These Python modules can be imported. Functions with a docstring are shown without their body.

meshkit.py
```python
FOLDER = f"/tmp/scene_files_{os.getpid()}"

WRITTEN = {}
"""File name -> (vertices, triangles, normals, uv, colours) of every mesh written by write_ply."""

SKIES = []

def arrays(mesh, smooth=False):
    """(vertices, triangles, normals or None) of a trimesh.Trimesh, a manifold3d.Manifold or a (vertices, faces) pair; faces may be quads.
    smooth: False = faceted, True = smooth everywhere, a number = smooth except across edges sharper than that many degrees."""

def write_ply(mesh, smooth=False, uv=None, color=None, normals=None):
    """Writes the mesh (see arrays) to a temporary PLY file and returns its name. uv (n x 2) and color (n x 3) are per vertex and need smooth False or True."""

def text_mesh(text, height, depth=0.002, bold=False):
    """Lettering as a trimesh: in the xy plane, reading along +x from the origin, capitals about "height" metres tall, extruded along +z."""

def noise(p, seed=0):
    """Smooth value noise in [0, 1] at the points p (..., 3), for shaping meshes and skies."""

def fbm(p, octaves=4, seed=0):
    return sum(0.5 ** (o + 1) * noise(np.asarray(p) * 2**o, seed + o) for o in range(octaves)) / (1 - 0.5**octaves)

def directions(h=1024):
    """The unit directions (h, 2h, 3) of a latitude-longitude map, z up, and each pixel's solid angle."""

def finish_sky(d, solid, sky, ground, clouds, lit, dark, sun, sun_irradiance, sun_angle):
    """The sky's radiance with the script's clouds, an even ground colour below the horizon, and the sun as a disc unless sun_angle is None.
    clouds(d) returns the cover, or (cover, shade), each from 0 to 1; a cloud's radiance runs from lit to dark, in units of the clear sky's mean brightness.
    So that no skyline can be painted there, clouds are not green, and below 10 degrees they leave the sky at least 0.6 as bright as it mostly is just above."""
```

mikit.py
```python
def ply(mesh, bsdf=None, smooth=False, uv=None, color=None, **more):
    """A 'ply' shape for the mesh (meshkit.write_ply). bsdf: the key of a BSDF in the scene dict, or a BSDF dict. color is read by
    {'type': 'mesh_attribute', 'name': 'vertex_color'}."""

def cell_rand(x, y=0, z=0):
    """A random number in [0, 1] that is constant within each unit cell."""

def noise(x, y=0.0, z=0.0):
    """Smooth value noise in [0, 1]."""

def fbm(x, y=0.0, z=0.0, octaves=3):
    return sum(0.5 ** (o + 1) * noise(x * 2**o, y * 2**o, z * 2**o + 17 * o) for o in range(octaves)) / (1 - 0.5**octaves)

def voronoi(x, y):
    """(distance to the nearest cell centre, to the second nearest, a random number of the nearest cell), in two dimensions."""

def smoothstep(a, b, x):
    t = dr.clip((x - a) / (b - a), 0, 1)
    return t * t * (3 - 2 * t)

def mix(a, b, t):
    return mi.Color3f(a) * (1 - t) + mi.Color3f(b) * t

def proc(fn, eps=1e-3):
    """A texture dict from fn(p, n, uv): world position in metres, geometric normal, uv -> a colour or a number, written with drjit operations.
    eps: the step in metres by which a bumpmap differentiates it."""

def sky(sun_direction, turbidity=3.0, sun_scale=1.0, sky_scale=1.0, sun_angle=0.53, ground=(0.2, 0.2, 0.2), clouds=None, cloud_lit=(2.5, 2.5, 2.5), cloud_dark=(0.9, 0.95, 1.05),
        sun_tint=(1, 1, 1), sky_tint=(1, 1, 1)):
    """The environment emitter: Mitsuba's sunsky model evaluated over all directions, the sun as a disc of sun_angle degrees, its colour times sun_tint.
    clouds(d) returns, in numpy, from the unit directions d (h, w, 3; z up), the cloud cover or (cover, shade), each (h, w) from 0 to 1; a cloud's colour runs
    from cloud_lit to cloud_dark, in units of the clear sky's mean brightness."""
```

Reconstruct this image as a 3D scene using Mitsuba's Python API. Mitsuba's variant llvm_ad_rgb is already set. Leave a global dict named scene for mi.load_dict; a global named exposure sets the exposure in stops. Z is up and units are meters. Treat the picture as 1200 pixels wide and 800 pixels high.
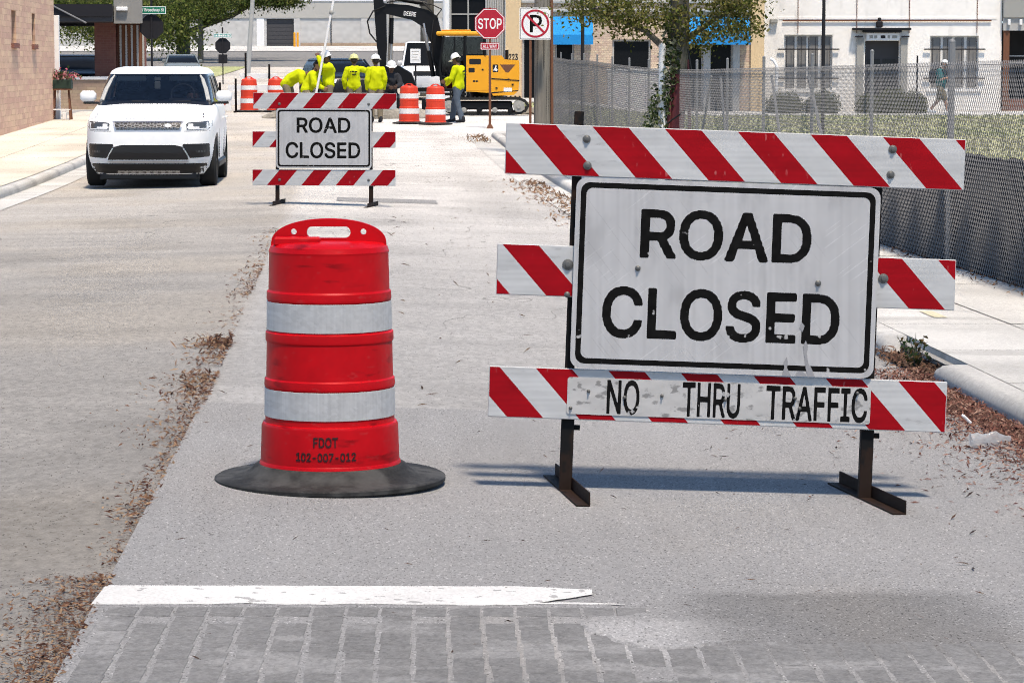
import math, random
import numpy as np
import trimesh
import manifold3d as m3
from shapely.geometry import Polygon, box as sbox
from shapely import affinity
import drjit as dr
import mitsuba as mi
import mikit, meshkit
from mikit import noise, fbm, voronoi, cell_rand, smoothstep, mix

T = mi.ScalarTransform4f
PI = math.pi
scene, labels = {}, {}

# ---------------------------------------------------------------- camera, sky, exposure
H = 1.72
exposure = 1.95
scene['camera'] = {'type': 'perspective', 'fov': 2 * math.degrees(math.atan(600 / 3300)), 'fov_axis': 'x', 'near_clip': 0.1, 'far_clip': 3000.0,
                   'to_world': T().look_at([0, 0, H], [0, 100, H - 100 * 325 / 3300], [0, 0, 1])}
scene['sky'] = mikit.sky((0.14, -0.43, 1.0), turbidity=3.0, sun_scale=.88, sky_scale=1.35, sky_tint=(1.03, 1.0, .94), sun_angle=5.5, sun_tint=(.97, .99, 1.04))

rng = np.random.default_rng(7)

# ---------------------------------------------------------------- ground height
from scipy.interpolate import PchipInterpolator
_PY = [-60, 0, 13, 36, 43, 50, 62, 72, 82, 100, 139, 160, 185, 230, 300, 600]
_PZ = [0, 0, 0, -.11, -.14, -.12, -.02, .09, .22, .40, .72, 1.2, 1.95, 3.1, 3.4, 3.8]
_prof = PchipInterpolator(_PY, _PZ)


def sst(a, b, x):
    t = np.clip((np.asarray(x, float) - a) / (b - a), 0, 1)
    return t * t * (3 - 2 * t)


def zg(X, Y):
    """height of the ground in metres: a crowned road that dips and then climbs behind the crossing, the yards on the right staying low"""
    X, Y = np.asarray(X, float), np.asarray(Y, float)
    a = X + .057 * Y
    cross = np.interp(a, [-40, -4.9, -.79, 3.28, 40], [-.035, -.035, .045, -.075, -.075]) * (1 - sst(45, 70, Y))
    low = sst(1, 6, X) * sst(46, 62, Y)
    return _prof(np.clip(Y, -60, 600)) * (1 - low) - .05 * low * (1 - sst(140, 230, Y)) + low * sst(140, 230, Y) * 2.5 + cross


def seam(Y):
    return np.interp(Y, [0, 7.5, 9, 14.4, 28, 65], [-.82, -.816, -.80, -.745, -.775, -.8])


def rx(a, Y):
    return a - .057 * Y


# ---------------------------------------------------------------- naming helpers
def numbered(base):
    if base not in scene and base not in labels and base not in _used:
        _used.add(base)
        return base
    i = _n.get(base, 1)
    while f'{base}_{i:03d}' in _used:
        i += 1
    _n[base] = i + 1
    _used.add(f'{base}_{i:03d}')
    return f'{base}_{i:03d}'


_used, _n = set(), {}


def thing(name, label, cat, group=None):
    k = numbered(name)
    labels[k] = {'label': label, 'category': cat}
    if group:
        labels[k]['group'] = group
    return k


def put(key, mesh, mat, smooth=False, color=None):
    scene[key] = mikit.ply(mesh, mat, smooth=smooth, color=color)
    return key


def part(parent, name, mesh, mat, smooth=False, label=None, kind=None, color=None):
    k = numbered(parent + '__' + name)
    put(k, mesh, mat, smooth, color)
    if label or kind:
        labels[k] = {}
        if label:
            labels[k]['label'] = label
        if kind:
            labels[k]['kind'] = kind
    return k


def solo(name, mesh, mat, label, cat, group=None, smooth=False, color=None):
    k = thing(name, label, cat, group)
    return put(k, mesh, mat, smooth, color)


def struct(name, mesh, mat, label=None, smooth=False, kind='structure', color=None, cat=None):
    k = numbered(name)
    put(k, mesh, mat, smooth, color)
    labels[k] = {'kind': kind}
    if label:
        labels[k]['label'] = label
    if cat:
        labels[k]['category'] = cat
    return k


# ---------------------------------------------------------------- mesh helpers
def cat(*ms):
    ms = [m for m in (ms[0] if len(ms) == 1 and isinstance(ms[0], list) else ms)]
    return trimesh.util.concatenate(ms)


def TM(v, f):
    return trimesh.Trimesh(np.asarray(v, float), np.asarray(f), process=False)


def rot(m, ang, axis, pt=(0, 0, 0)):
    return m.copy().apply_transform(trimesh.transformations.rotation_matrix(ang, axis, pt))


def mv(m, x=0, y=0, z=0):
    m = m.copy()
    m.apply_translation((x, y, z))
    return m


def bx(x0, x1, y0, y1, z0, z1, c=0.0):
    """a box between limits, with chamfered edges of width c"""
    s = np.array([x1 - x0, y1 - y0, z1 - z0], float)
    ctr = ((x0 + x1) / 2, (y0 + y1) / 2, (z0 + z1) / 2)
    if c <= 0:
        return mv(trimesh.creation.box(s), *ctr)
    c = min(c, s.min() * .49)
    h = s / 2
    pts = []
    for sx in (-1, 1):
        for sy in (-1, 1):
            for sz in (-1, 1):
                p = np.array([sx, sy, sz]) * h
                for k in range(3):
                    q = p - np.array([sx, sy, sz]) * c
                    q[k] = p[k]
                    pts.append(q)
    return mv(trimesh.convex.convex_hull(np.array(pts)), *ctr)


def tube(pts, radii, sides=8, cap=True):
    p = np.asarray(pts, float)
    r = np.broadcast_to(np.asarray(radii, float), (len(p),))
    t = np.gradient(p, axis=0)
    t /= np.linalg.norm(t, axis=1, keepdims=True) + 1e-12
    ref = np.array([0, 0, 1.0]) if abs(t[0, 2]) < .8 else np.array([0, 1.0, 0])
    a = []
    for k in range(len(p)):
        q = ref - t[k] * (ref @ t[k])
        q /= np.linalg.norm(q) + 1e-12
        a.append(q)
        ref = q
    a = np.array(a)
    b = np.cross(t, a)
    an = np.arange(sides) * 2 * PI / sides
    v = p[:, None] + r[:, None, None] * (np.cos(an)[None, :, None] * a[:, None] + np.sin(an)[None, :, None] * b[:, None])
    f = []
    for i in range(len(p) - 1):
        for j in range(sides):
            k = (j + 1) % sides
            f += [[i * sides + j, i * sides + k, (i + 1) * sides + k], [i * sides + j, (i + 1) * sides + k, (i + 1) * sides + j]]
    v = v.reshape(-1, 3)
    n = len(v)
    if cap:
        v = np.vstack([v, p[0], p[-1]])
        for j in range(sides):
            k = (j + 1) % sides
            f += [[n, k, j], [n + 1, n - sides + j, n - sides + k]]
    return TM(v, f)


def rod(p0, p1, r, sides=10):
    return tube([p0, p1], r, sides)


def lathe(prof, n=48):
    return trimesh.creation.revolve(np.array(prof, float), sections=n)


def geoms(p):
    return [g for g in getattr(p, 'geoms', [p]) if g.geom_type == 'Polygon' and g.area > 1e-7]


def ext(poly, d):
    return cat([trimesh.creation.extrude_polygon(g, d, engine='earcut') for g in geoms(poly)])


_XZ = np.array([[1, 0, 0, 0], [0, 0, -1, 0], [0, 1, 0, 0], [0, 0, 0, 1.0]])


def extxz(poly, y0, y1):
    """polygon in (x, z), extruded from y1 (far) to y0 (near)"""
    m = ext(poly, y1 - y0)
    m.apply_transform(_XZ)
    return mv(m, 0, y1, 0)


def rrect(x0, x1, z0, z1, r, n=6):
    return sbox(x0 + r, z0 + r, x1 - r, z1 - r).buffer(r, quad_segs=n)


def lettering_fine(text, w, h, depth=.0012, fat=.006):
    """large lettering: the outline smoothed and a little heavier"""
    from shapely import union_all
    m = meshkit.text_mesh(text, 1.0, .1, bold=True)
    top = m.face_normals[:, 2] > .9
    p = union_all([Polygon(t[:, :2]) for t in m.triangles[top]]).buffer(.004).buffer(-.004)
    p = p.buffer(-.012, quad_segs=8).buffer(.024 + fat, quad_segs=8).buffer(-.012, quad_segs=8).simplify(.002)
    x0, y0, x1, y1 = p.bounds
    p = affinity.translate(p, -(x0 + x1) / 2, -(y0 + y1) / 2)
    p = affinity.scale(p, w / (x1 - x0), h / (y1 - y0), origin=(0, 0))
    return extxz(p, -depth, 0)


def lettering(text, w, h, depth=.0012, bold=True):
    """lettering in the xz plane facing -y, fitted into w x h about the origin, back face at y=0"""
    m = meshkit.text_mesh(text, 1.0, .1, bold=bold)
    b = m.bounds
    v = m.vertices - (b[0] + b[1]) / 2
    v = v / (b[1] - b[0]) * np.array([w, h, depth])
    v[:, 2] += depth / 2
    m = TM(v, m.faces)
    m.apply_transform(_XZ)
    return m


def sheet(a0, a1, Y0, Y1, off, mat=None, da=1.0, dY=1.0, shear=True):
    """a strip of ground between two lateral limits (numbers or functions of Y), draped at a height over the ground"""
    ny = max(2, int((Y1 - Y0) / dY) + 1)
    Ys = np.unique(np.concatenate([np.linspace(Y0, Y1, ny)]))
    fa = a0 if callable(a0) else (lambda y: np.full_like(y, a0, dtype=float))
    fb = a1 if callable(a1) else (lambda y: np.full_like(y, a1, dtype=float))
    A, B = fa(Ys), fb(Ys)
    nx = max(2, int((B - A).max() / da) + 2)
    t = np.linspace(0, 1, nx)
    a = A[:, None] + (B - A)[:, None] * t[None]
    YY = np.repeat(Ys[:, None], nx, 1)
    X = rx(a, YY) if shear else a
    v = np.stack([X, YY, zg(X, YY) + off], -1).reshape(-1, 3)
    i, j = np.meshgrid(np.arange(len(Ys) - 1), np.arange(nx - 1), indexing='ij')
    q = np.stack([i * nx + j, i * nx + j + 1, (i + 1) * nx + j + 1, (i + 1) * nx + j], -1).reshape(-1, 4)
    return TM(v, np.vstack([q[:, [0, 1, 2]], q[:, [0, 2, 3]]]))


def wallpoly(x0, x1, z0, z1, holes, Y, th):
    p = sbox(x0, z0, x1, z1)
    for h in holes:
        p = p.difference(sbox(*h))
    return extxz(p, Y, Y + th)


# ---------------------------------------------------------------- materials
def rgb(*c):
    return {'type': 'rgb', 'value': list(c)}


def mat(name, col, rough=.6, metal=0.0, spec=.4, two=True, bump=None, bscale=0.0, **kw):
    d = {'type': 'principled', 'base_color': col if isinstance(col, dict) else rgb(*col), 'roughness': rough, 'metallic': metal, 'specular': spec, **kw}
    if bump is not None:
        d = {'type': 'bumpmap', 'arbitrary': bump, 'scale': bscale, 'bsdf': d}
    scene[name] = {'type': 'twosided', 'bsdf': d} if two else d
    return name


def P(fn, eps=1e-3):
    return mikit.proc(fn, eps)


def f_speck(p, f):
    return cell_rand(p.x * f, p.y * f, 3)


def c_asphalt(p, n, uv):
    """the newer asphalt of the closed lane: grey, speckled stone, faint tyre-worn bands, a darker sealed patch by the crossing"""
    s = noise(p.x * 150, p.y * 110, 1) * .5 + noise(p.x * 330, p.y * 260, 5) * .5
    big = fbm(p.x * 1.3, p.y * .8, 2.0, octaves=4)
    g = .188 * (.62 + .76 * s) * (.86 + .28 * big)
    st = cell_rand(p.x * 170, p.y * 120, 9)
    g = dr.select(st > .975, g * 1.55, g)
    g = dr.select(st < .03, g * .45, g)
    wob = fbm(p.x * 3, p.y * 3, 4.0, octaves=3) - .5
    px_, py_ = p.x + .16 * wob, p.y + .22 * wob - .145 * (p.x - .9)
    edge = smoothstep(.42, .72, px_) * (1 - smoothstep(1.45, 1.72, px_ + (py_ - 8.2) * .1)) * smoothstep(8.02, 8.12, py_) * (1 - smoothstep(9.05, 9.2, py_))
    g = g * (1 - .34 * edge * (.75 + .5 * big))
    lite = smoothstep(.02, .25, px_) * (1 - smoothstep(.55, .95, px_)) * smoothstep(7.9, 8.2, py_) * (1 - smoothstep(8.5, 8.75, py_))
    g = g * (1 + .35 * lite)
    dust = smoothstep(.45, .8, fbm(p.x * .9 + 7, p.y * .5, 8.0, octaves=3))
    return mi.Color3f(g * (1.0 + .04 * dust), g * (1 + .015 * dust), g * (1.01 - .02 * dust))


def c_oldroad(p, n, uv):
    """old sun-bleached, dusty paving: grey close by, sandier and paler along the road"""
    s = noise(p.x * 130, p.y * 100, 1) * .5 + noise(p.x * 37, p.y * 21, 5) * .5
    big = fbm(p.x * .8, p.y * 1.9, 2.0, octaves=4)
    streak = fbm(p.x * .7, p.y * 5.0, 6.0, octaves=3)
    far = smoothstep(13.0, 46.0, p.y + 5 * (big - .5))
    a = p.x + p.y * .057
    lane = smoothstep(-.9, -.6, a)
    g = (.168 + .034 * lane) * (1 - far) + (.245 + .085 * lane + .06 * smoothstep(38.0, 72.0, p.y)) * far
    g = g * (.72 + .56 * s) * (.80 + .24 * big + .17 * streak)
    st = cell_rand(p.x * 120, p.y * 90, 9)
    g = dr.select(st < .018, g * .5, g)
    blot = smoothstep(.52, .72, fbm(p.x * .55 + 3, p.y * .28, 12.0, octaves=4))
    g = g * (1 - .16 * blot)
    crk = dr.abs(fbm(p.x * .9 + 2, p.y * .45, 31.0, octaves=4) - .5)
    g = g * (1 - .45 * (1 - smoothstep(.0015, .006, crk)) * smoothstep(.5, .62, fbm(p.x * .3, p.y * .1, 44.0)))
    trk = smoothstep(.5, 0.0, dr.abs(dr.abs(a - 1.2) - .78)) * lane * far
    g = g * (1 - .10 * trk)
    warm = .015 + .03 * far + .03 * (1 - lane) + .04 * smoothstep(.4, .7, fbm(p.x * .6, p.y * .5, 9.0, octaves=3)) * (1 - lane)
    return mi.Color3f(g * (1 + warm * .7), g, g * (1 - warm))


def c_concrete(p, n, uv):
    s = noise(p.x * 60, p.y * 60, p.z * 60) * .6 + noise(p.x * 190, p.y * 150, p.z * 190) * .4
    big = fbm(p.x * 1.1, p.y * .9, p.z * 1.1, octaves=4)
    st = smoothstep(.55, .75, fbm(p.x * .7 + 3, p.y * 2.2, 8.0, octaves=4))
    g = .345 * (.78 + .44 * s) * (.72 + .56 * big) * (1 - .22 * st)
    return mi.Color3f(g * 1.01, g, g * .96)


def c_sandwalk(p, n, uv):
    s = noise(p.x * 40, p.y * 40, p.z * 40)
    big = fbm(p.x * .9, p.y * .5, 1.0, octaves=4)
    g = .37 * (.85 + .3 * s) * (.72 + .56 * big)
    return mi.Color3f(g * 1.08, g * 1.0, g * .86)


def c_paver(p, n, uv):
    s = noise(p.x * 170, p.y * 130, 1) * .5 + noise(p.x * 70, p.y * 50, 4) * .5
    big = fbm(p.x * 2.1, p.y * 1.6, 2.0, octaves=3)
    dust = smoothstep(.5, .72, fbm(p.x * 3.1 + 5, p.y * 7, 3.0, octaves=3))
    g = .132 * (.70 + .60 * s) * (.82 + .36 * big) * (1 + .35 * dust)
    return mi.Color3f(g, g, g * 1.005)


def c_line(p, n, uv):
    w = fbm(p.x * 22, p.y * 24, 3.0, octaves=4)
    hole = smoothstep(.70, .76, w) * .8
    s = noise(p.x * 160, p.y * 120, 2)
    v = .47 * (.86 + .2 * s) * (.86 + .28 * fbm(p.x * 3, p.y * 3, 1.0))
    return mix(mi.Color3f(v * 1.0, v, v * .985), mi.Color3f(.2, .2, .2), hole)


def c_whitesheet(p, n, uv):
    """white prismatic sheeting: faint ribs along the rail, grime"""
    rib = noise(p.x * 2, 0, p.z * 95)
    d = fbm(p.x * 9, 3.0, p.z * 16, octaves=4)
    d2 = smoothstep(.60, .85, fbm(p.x * 22, 1.0, p.z * 60, octaves=4)) * smoothstep(.4, .7, fbm(p.x * 3, 5.0, p.z * 4, octaves=2))
    v = .46 * (.90 + .15 * rib) * (.86 + .24 * d) * (1 - .2 * d2)
    return mi.Color3f(v * .985, v, v * 1.0)


def c_redsheet(p, n, uv):
    rib = noise(p.x * 2, 0, p.z * 95)
    d = fbm(p.x * 9 + 4, 3.0, p.z * 16, octaves=4)
    v = (.88 + .12 * rib) * (.78 + .38 * d)
    sc = smoothstep(.74, .82, fbm(p.x * 60, 2.0, p.z * 14, octaves=4)) * smoothstep(.45, .65, fbm(p.x * 4, 8.0, p.z * 5, octaves=2))
    return mix(mi.Color3f(.29 * v, .001 * v, .006 * v), mi.Color3f(.5, .2, .2), sc * .35)


def c_signwhite(p, n, uv):
    """scuffed white sign sheeting with faint vertical ribs and scratches"""
    rib = noise(p.x * 85, 0, p.z * 1.5)
    d = fbm(p.x * 6, 2.0, p.z * 5, octaves=4)
    a = p.x * .8 + p.z * .6
    b = p.z * .8 - p.x * .6
    scr = smoothstep(.80, .86, noise(a * 5, 1.0, b * 190)) * smoothstep(.45, .6, noise(p.x * 6 + 9, 3.0, p.z * 6))
    scr2 = smoothstep(.82, .88, noise(b * 4 + 3, 5.0, a * 210)) * smoothstep(.5, .6, noise(p.x * 5 + 2, 6.0, p.z * 5))
    v = .40 * (.93 + .12 * rib) * (.90 + .2 * d)
    v = v * (1 + .16 * scr - .10 * scr2)
    dirt = smoothstep(.55, .8, fbm(p.x * 14, 7.0, p.z * 5, octaves=4))
    v = v * (1 - .12 * dirt)
    return mi.Color3f(v, v * 1.0, v * 1.01)


def c_plaque(p, n, uv):
    d = fbm(p.x * 12, 2.0, p.z * 22, octaves=4)
    v = .42 * (.8 + .36 * d)
    dirt = smoothstep(.60, .74, fbm(p.x * 26, 7.0, p.z * 38, octaves=4))
    v = v * (1 - .5 * dirt)
    return mi.Color3f(v, v * .99, v * .97)


def c_black(p, n, uv):
    d = fbm(p.x * 30, p.y * 9, p.z * 30, octaves=4)
    chip = smoothstep(.76, .80, d)
    v = .005 + .005 * noise(p.x * 40, p.y * 40, p.z * 40)
    return mix(mi.Color3f(v, v, v), mi.Color3f(.33, .33, .33), chip)


def c_steel(p, n, uv):
    d = fbm(p.x * 24, p.y * 24, p.z * 14, octaves=4)
    r = smoothstep(.48, .68, d + .25 * smoothstep(.25, .0, p.z))
    return mix(mi.Color3f(.006, .006, .0065), mi.Color3f(.022, .012, .008), r * .8)


def c_drum(p, n, uv):
    d = fbm(p.x * 14, p.y * 14, p.z * 9, octaves=4)
    sc = smoothstep(.66, .8, fbm(p.x * 30, p.y * 30, p.z * 50, octaves=3))
    v = .82 + .36 * d
    dk = smoothstep(.58, .74, fbm(p.x * 7 + p.z * 3, p.y * 7, p.z * 26, octaves=4)) * smoothstep(.4, .7, fbm(p.x * 5, p.y * 5, p.z * 3 + 4, octaves=2))
    v = v * (1 - .5 * dk)
    return mix(mi.Color3f(.44 * v, .001 * v, .005 * v), mi.Color3f(.38, .05, .05), sc * .25)


def c_rubber(p, n, uv):
    d = fbm(p.x * 11, p.y * 11, p.z * 11, octaves=4)
    s = noise(p.x * 120, p.y * 120, p.z * 120)
    v = .014 + .035 * smoothstep(.35, .7, d) + .012 * s
    return mi.Color3f(v, v, v * .98)


def brickfn(base, mortar, bw, bh, jx, jz, horiz):
    def fn(p, n, uv):
        u = p.y if horiz == 'y' else p.x
        row = dr.floor(p.z / bh)
        uu = u / bw + .5 * (row - 2 * dr.floor(row / 2))
        fu, fz = uu - dr.floor(uu), p.z / bh - row
        joint = dr.maximum(1 - smoothstep(0, jx, dr.minimum(fu, 1 - fu)), 1 - smoothstep(0, jz, dr.minimum(fz, 1 - fz)))
        r = cell_rand(dr.floor(uu), row, 4)
        s = fbm(u * 9, 1.0, p.z * 9, octaves=3)
        t = (.88 + .20 * r) * (.85 + .3 * s)
        return mix(mi.Color3f(base[0] * t, base[1] * (.92 + .12 * r) * t, base[2] * t), mi.Color3f(*mortar), joint * .9)
    return fn


def c_stucco(p, n, uv):
    d = fbm(p.x * 1.5, p.y * 1.5, p.z * .8, octaves=4)
    s = noise(p.x * 9, p.y * 9, p.z * 9)
    st = smoothstep(.55, .8, fbm(p.x * 4, 1.0, p.z * .7, octaves=3))
    v = .90 * (.9 + .12 * d + .06 * (s - .5)) * (1 - .1 * st)
    return mi.Color3f(v, v * .98, v * .94)


def c_blockwhite(p, n, uv):
    s = noise(p.x * 3.5, p.y, p.z * 3.5)
    d = fbm(p.x * .4, p.y, p.z * .5, octaves=3)
    v = .50 * (.84 + .2 * s + .14 * d)
    return mi.Color3f(v, v * .99, v * .96)


def c_wood(p, n, uv):
    g = fbm(p.x * 34, p.y * 34, p.z * 1.2, octaves=4)
    cr = smoothstep(.60, .70, noise(p.x * 50, p.y * 50, p.z * .9))
    v = .19 * (.6 + .8 * g) * (1 - .6 * cr)
    return mi.Color3f(v * 1.06, v * .98, v * .84)


def c_bark(p, n, uv):
    g = fbm(p.x * 16, p.y * 16, p.z * 4, octaves=4)
    v = .10 * (.4 + 1.2 * g)
    return mi.Color3f(v * 1.05, v, v * .86)


def c_grass(p, n, uv):
    d = fbm(p.x * .6, p.y * .35, 1.0, octaves=4)
    s = noise(p.x * 12, p.y * 6, 2)
    dry = .25 + .5 * smoothstep(.3, .7, d)
    return mix(mi.Color3f(.20, .225, .105), mi.Color3f(.29, .285, .17), dry) * (.85 + .3 * s)


def c_dirt(p, n, uv):
    d = fbm(p.x * .5, p.y * .3, 1.0, octaves=4)
    s = noise(p.x * 30, p.y * 20, 2)
    v = .26 * (.7 + .5 * d) * (.8 + .4 * s)
    return mi.Color3f(v * 1.08, v, v * .86)


def b_fine(p, n, uv):
    return noise(p.x * 160, p.y * 160, p.z * 160) * .6 + noise(p.x * 70, p.y * 70, p.z * 70) * .4


mat('m_asphalt', P(c_asphalt), .92, spec=.25, bump=P(b_fine, .002), bscale=.004)
mat('m_oldroad', P(c_oldroad), .95, spec=.2)
mat('m_concrete', P(c_concrete), .93, spec=.2)
mat('m_sandwalk', P(c_sandwalk), .95, spec=.2)
mat('m_mulch', (.055, .03, .022), .95, spec=.05)
mat('m_paver', P(c_paver), .9, spec=.25, bump=P(b_fine, .002), bscale=.003)
mat('m_joint', (.195, .193, .188), .95, spec=.1)
mat('m_line', P(c_line), .8, spec=.3)
mat('m_yellowmark', (.38, .35, .25), .95)
mat('m_white', P(c_whitesheet), .42, spec=.5)
mat('m_red', P(c_redsheet), .55, spec=.12)
mat('m_sign', P(c_signwhite), .45, spec=.5)
mat('m_plaque', P(c_plaque), .6, spec=.3)
mat('m_black', P(c_black), .8, spec=.03)
mat('m_steel', P(c_steel), .65, spec=.15)
mat('m_bolt', (.12, .12, .115), .5, metal=.5)
mat('m_film', (.26, .26, .27), .5)
mat('m_drum', P(c_drum), .42, spec=.16)
mat('m_drumfar', (.66, .05, .02), .5)
mat('m_redfar', (.5, .02, .02), .5)
mat('m_farasphalt', (.13, .128, .125), .9)
mat('m_darkgreen', (.02, .04, .028), .6)
mat('m_rubber', P(c_rubber), .7, spec=.2)
mat('m_ink', (.02, .005, .006), .7)
mat('m_brick', P(brickfn((.57, .39, .275), (.40, .26, .19), .60, .135, .015, .07, 'y')), .9)
mat('m_brickb', P(brickfn((.20, .085, .065), (.20, .12, .10), .22, .075, .07, .14, 'x')), .9)
mat('m_creambrick', P(brickfn((.60, .48, .36), (.36, .27, .20), .22, .085, .07, .16, 'x')), .9)
mat('m_tanblock', P(brickfn((.40, .30, .21), (.30, .22, .16), .30, .10, .06, .12, 'x')), .9)
mat('m_whitebrick', P(brickfn((.74, .73, .70), (.5, .49, .47), .22, .085, .06, .16, 'x')), .85)
mat('m_stucco', P(c_stucco), .9, spec=.2)
mat('m_block', P(c_blockwhite), .92, spec=.2)
mat('m_wood', P(c_wood), .9, spec=.2)
mat('m_bark', P(c_bark), .95, spec=.1)
mat('m_redbark', (.13, .03, .035), .7)
mat('m_stone2', (.43, .42, .39), .9)
mat('m_stone', (.24, .235, .22), .9)
mat('m_grass', P(c_grass), .95, spec=.1)
mat('m_dirt', P(c_dirt), .95, spec=.1)
mat('m_galv', (.22, .225, .23), .6, metal=.3)
mat('m_wire', (.26, .26, .265), .6, metal=.2)
mat('m_screen', (.012, .012, .014), .9)
mat('m_paint', (.82, .82, .81), .28, spec=.5, clearcoat=.8, clearcoat_gloss=.9)
mat('m_plastic', (.012, .012, .013), .45)
mat('m_gloss', (.01, .01, .012), .12, spec=.6)
mat('m_silver', (.55, .55, .56), .3, metal=.8)
mat('m_tyre', (.018, .018, .018), .85)
mat('m_lamp', (.05, .055, .06), .1, spec=.7, clearcoat=1.0)
mat('m_lens', (.75, .76, .78), .15, spec=.6)
mat('m_interior', (.03, .03, .033), .8)
mat('m_trim', (.42, .42, .40), .7)
mat('m_yellow', (.80, .36, .008), .42, spec=.5)
mat('m_machine', (.007, .0075, .009), .4, spec=.22)
mat('m_hose', (.01, .01, .01), .5)
mat('m_hiviz', (.56, .63, .003), .85, spec=.2)
mat('m_jeans', (.075, .10, .135), .9)
mat('m_khaki', (.20, .17, .12), .9)
mat('m_teal', (.03, .16, .17), .9)
mat('m_dark', (.02, .022, .028), .85)
mat('m_skin', (.36, .20, .14), .6)
mat('m_skindark', (.13, .068, .045), .6)
mat('m_hair', (.018, .012, .01), .7)
mat('m_helmet', (.80, .80, .79), .3, spec=.5)
mat('m_helmety', (.62, .62, .30), .35, spec=.5)
mat('m_stopred', (.42, .012, .03), .45)
mat('m_stopback', (.018, .018, .022), .6, spec=.2)
mat('m_green', (.01, .17, .10), .5)
mat('m_tealsign', (.12, .36, .32), .5)
mat('m_print', (.80, .80, .79), .5)
mat('m_blue', (.02, .25, .60), .75, spec=.2)
mat('m_beige', (.66, .50, .30), .9)
mat('m_siding', (.32, .32, .30), .8)
mat('m_grey', (.40, .40, .39), .8)
mat('m_darkgrey', (.05, .05, .055), .7)
mat('m_rust', (.16, .07, .04), .9)
mat('m_pane', (.008, .009, .011), .2, spec=.10)
mat('m_curtain', (.20, .20, .20), .5)
mat('m_pink', (.62, .25, .25), .8)
scene['m_bottle'] = {'type': 'blendbsdf', 'weight': .62, 'bsdf_0': {'type': 'twosided', 'bsdf': {'type': 'principled', 'base_color': rgb(.62, .64, .65), 'roughness': .2, 'specular': .7}}, 'bsdf_1': {'type': 'thindielectric', 'int_ior': 1.5}}
mat('m_carwhite', (.7, .7, .7), .3, clearcoat=.6)
mat('m_cargrey', (.16, .18, .18), .3, clearcoat=.6)
mat('m_carblack', (.008, .008, .01), .3, spec=.3, clearcoat=.3)
mat('m_vc', {'type': 'mesh_attribute', 'name': 'vertex_color'}, .9, spec=.1)
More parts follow.
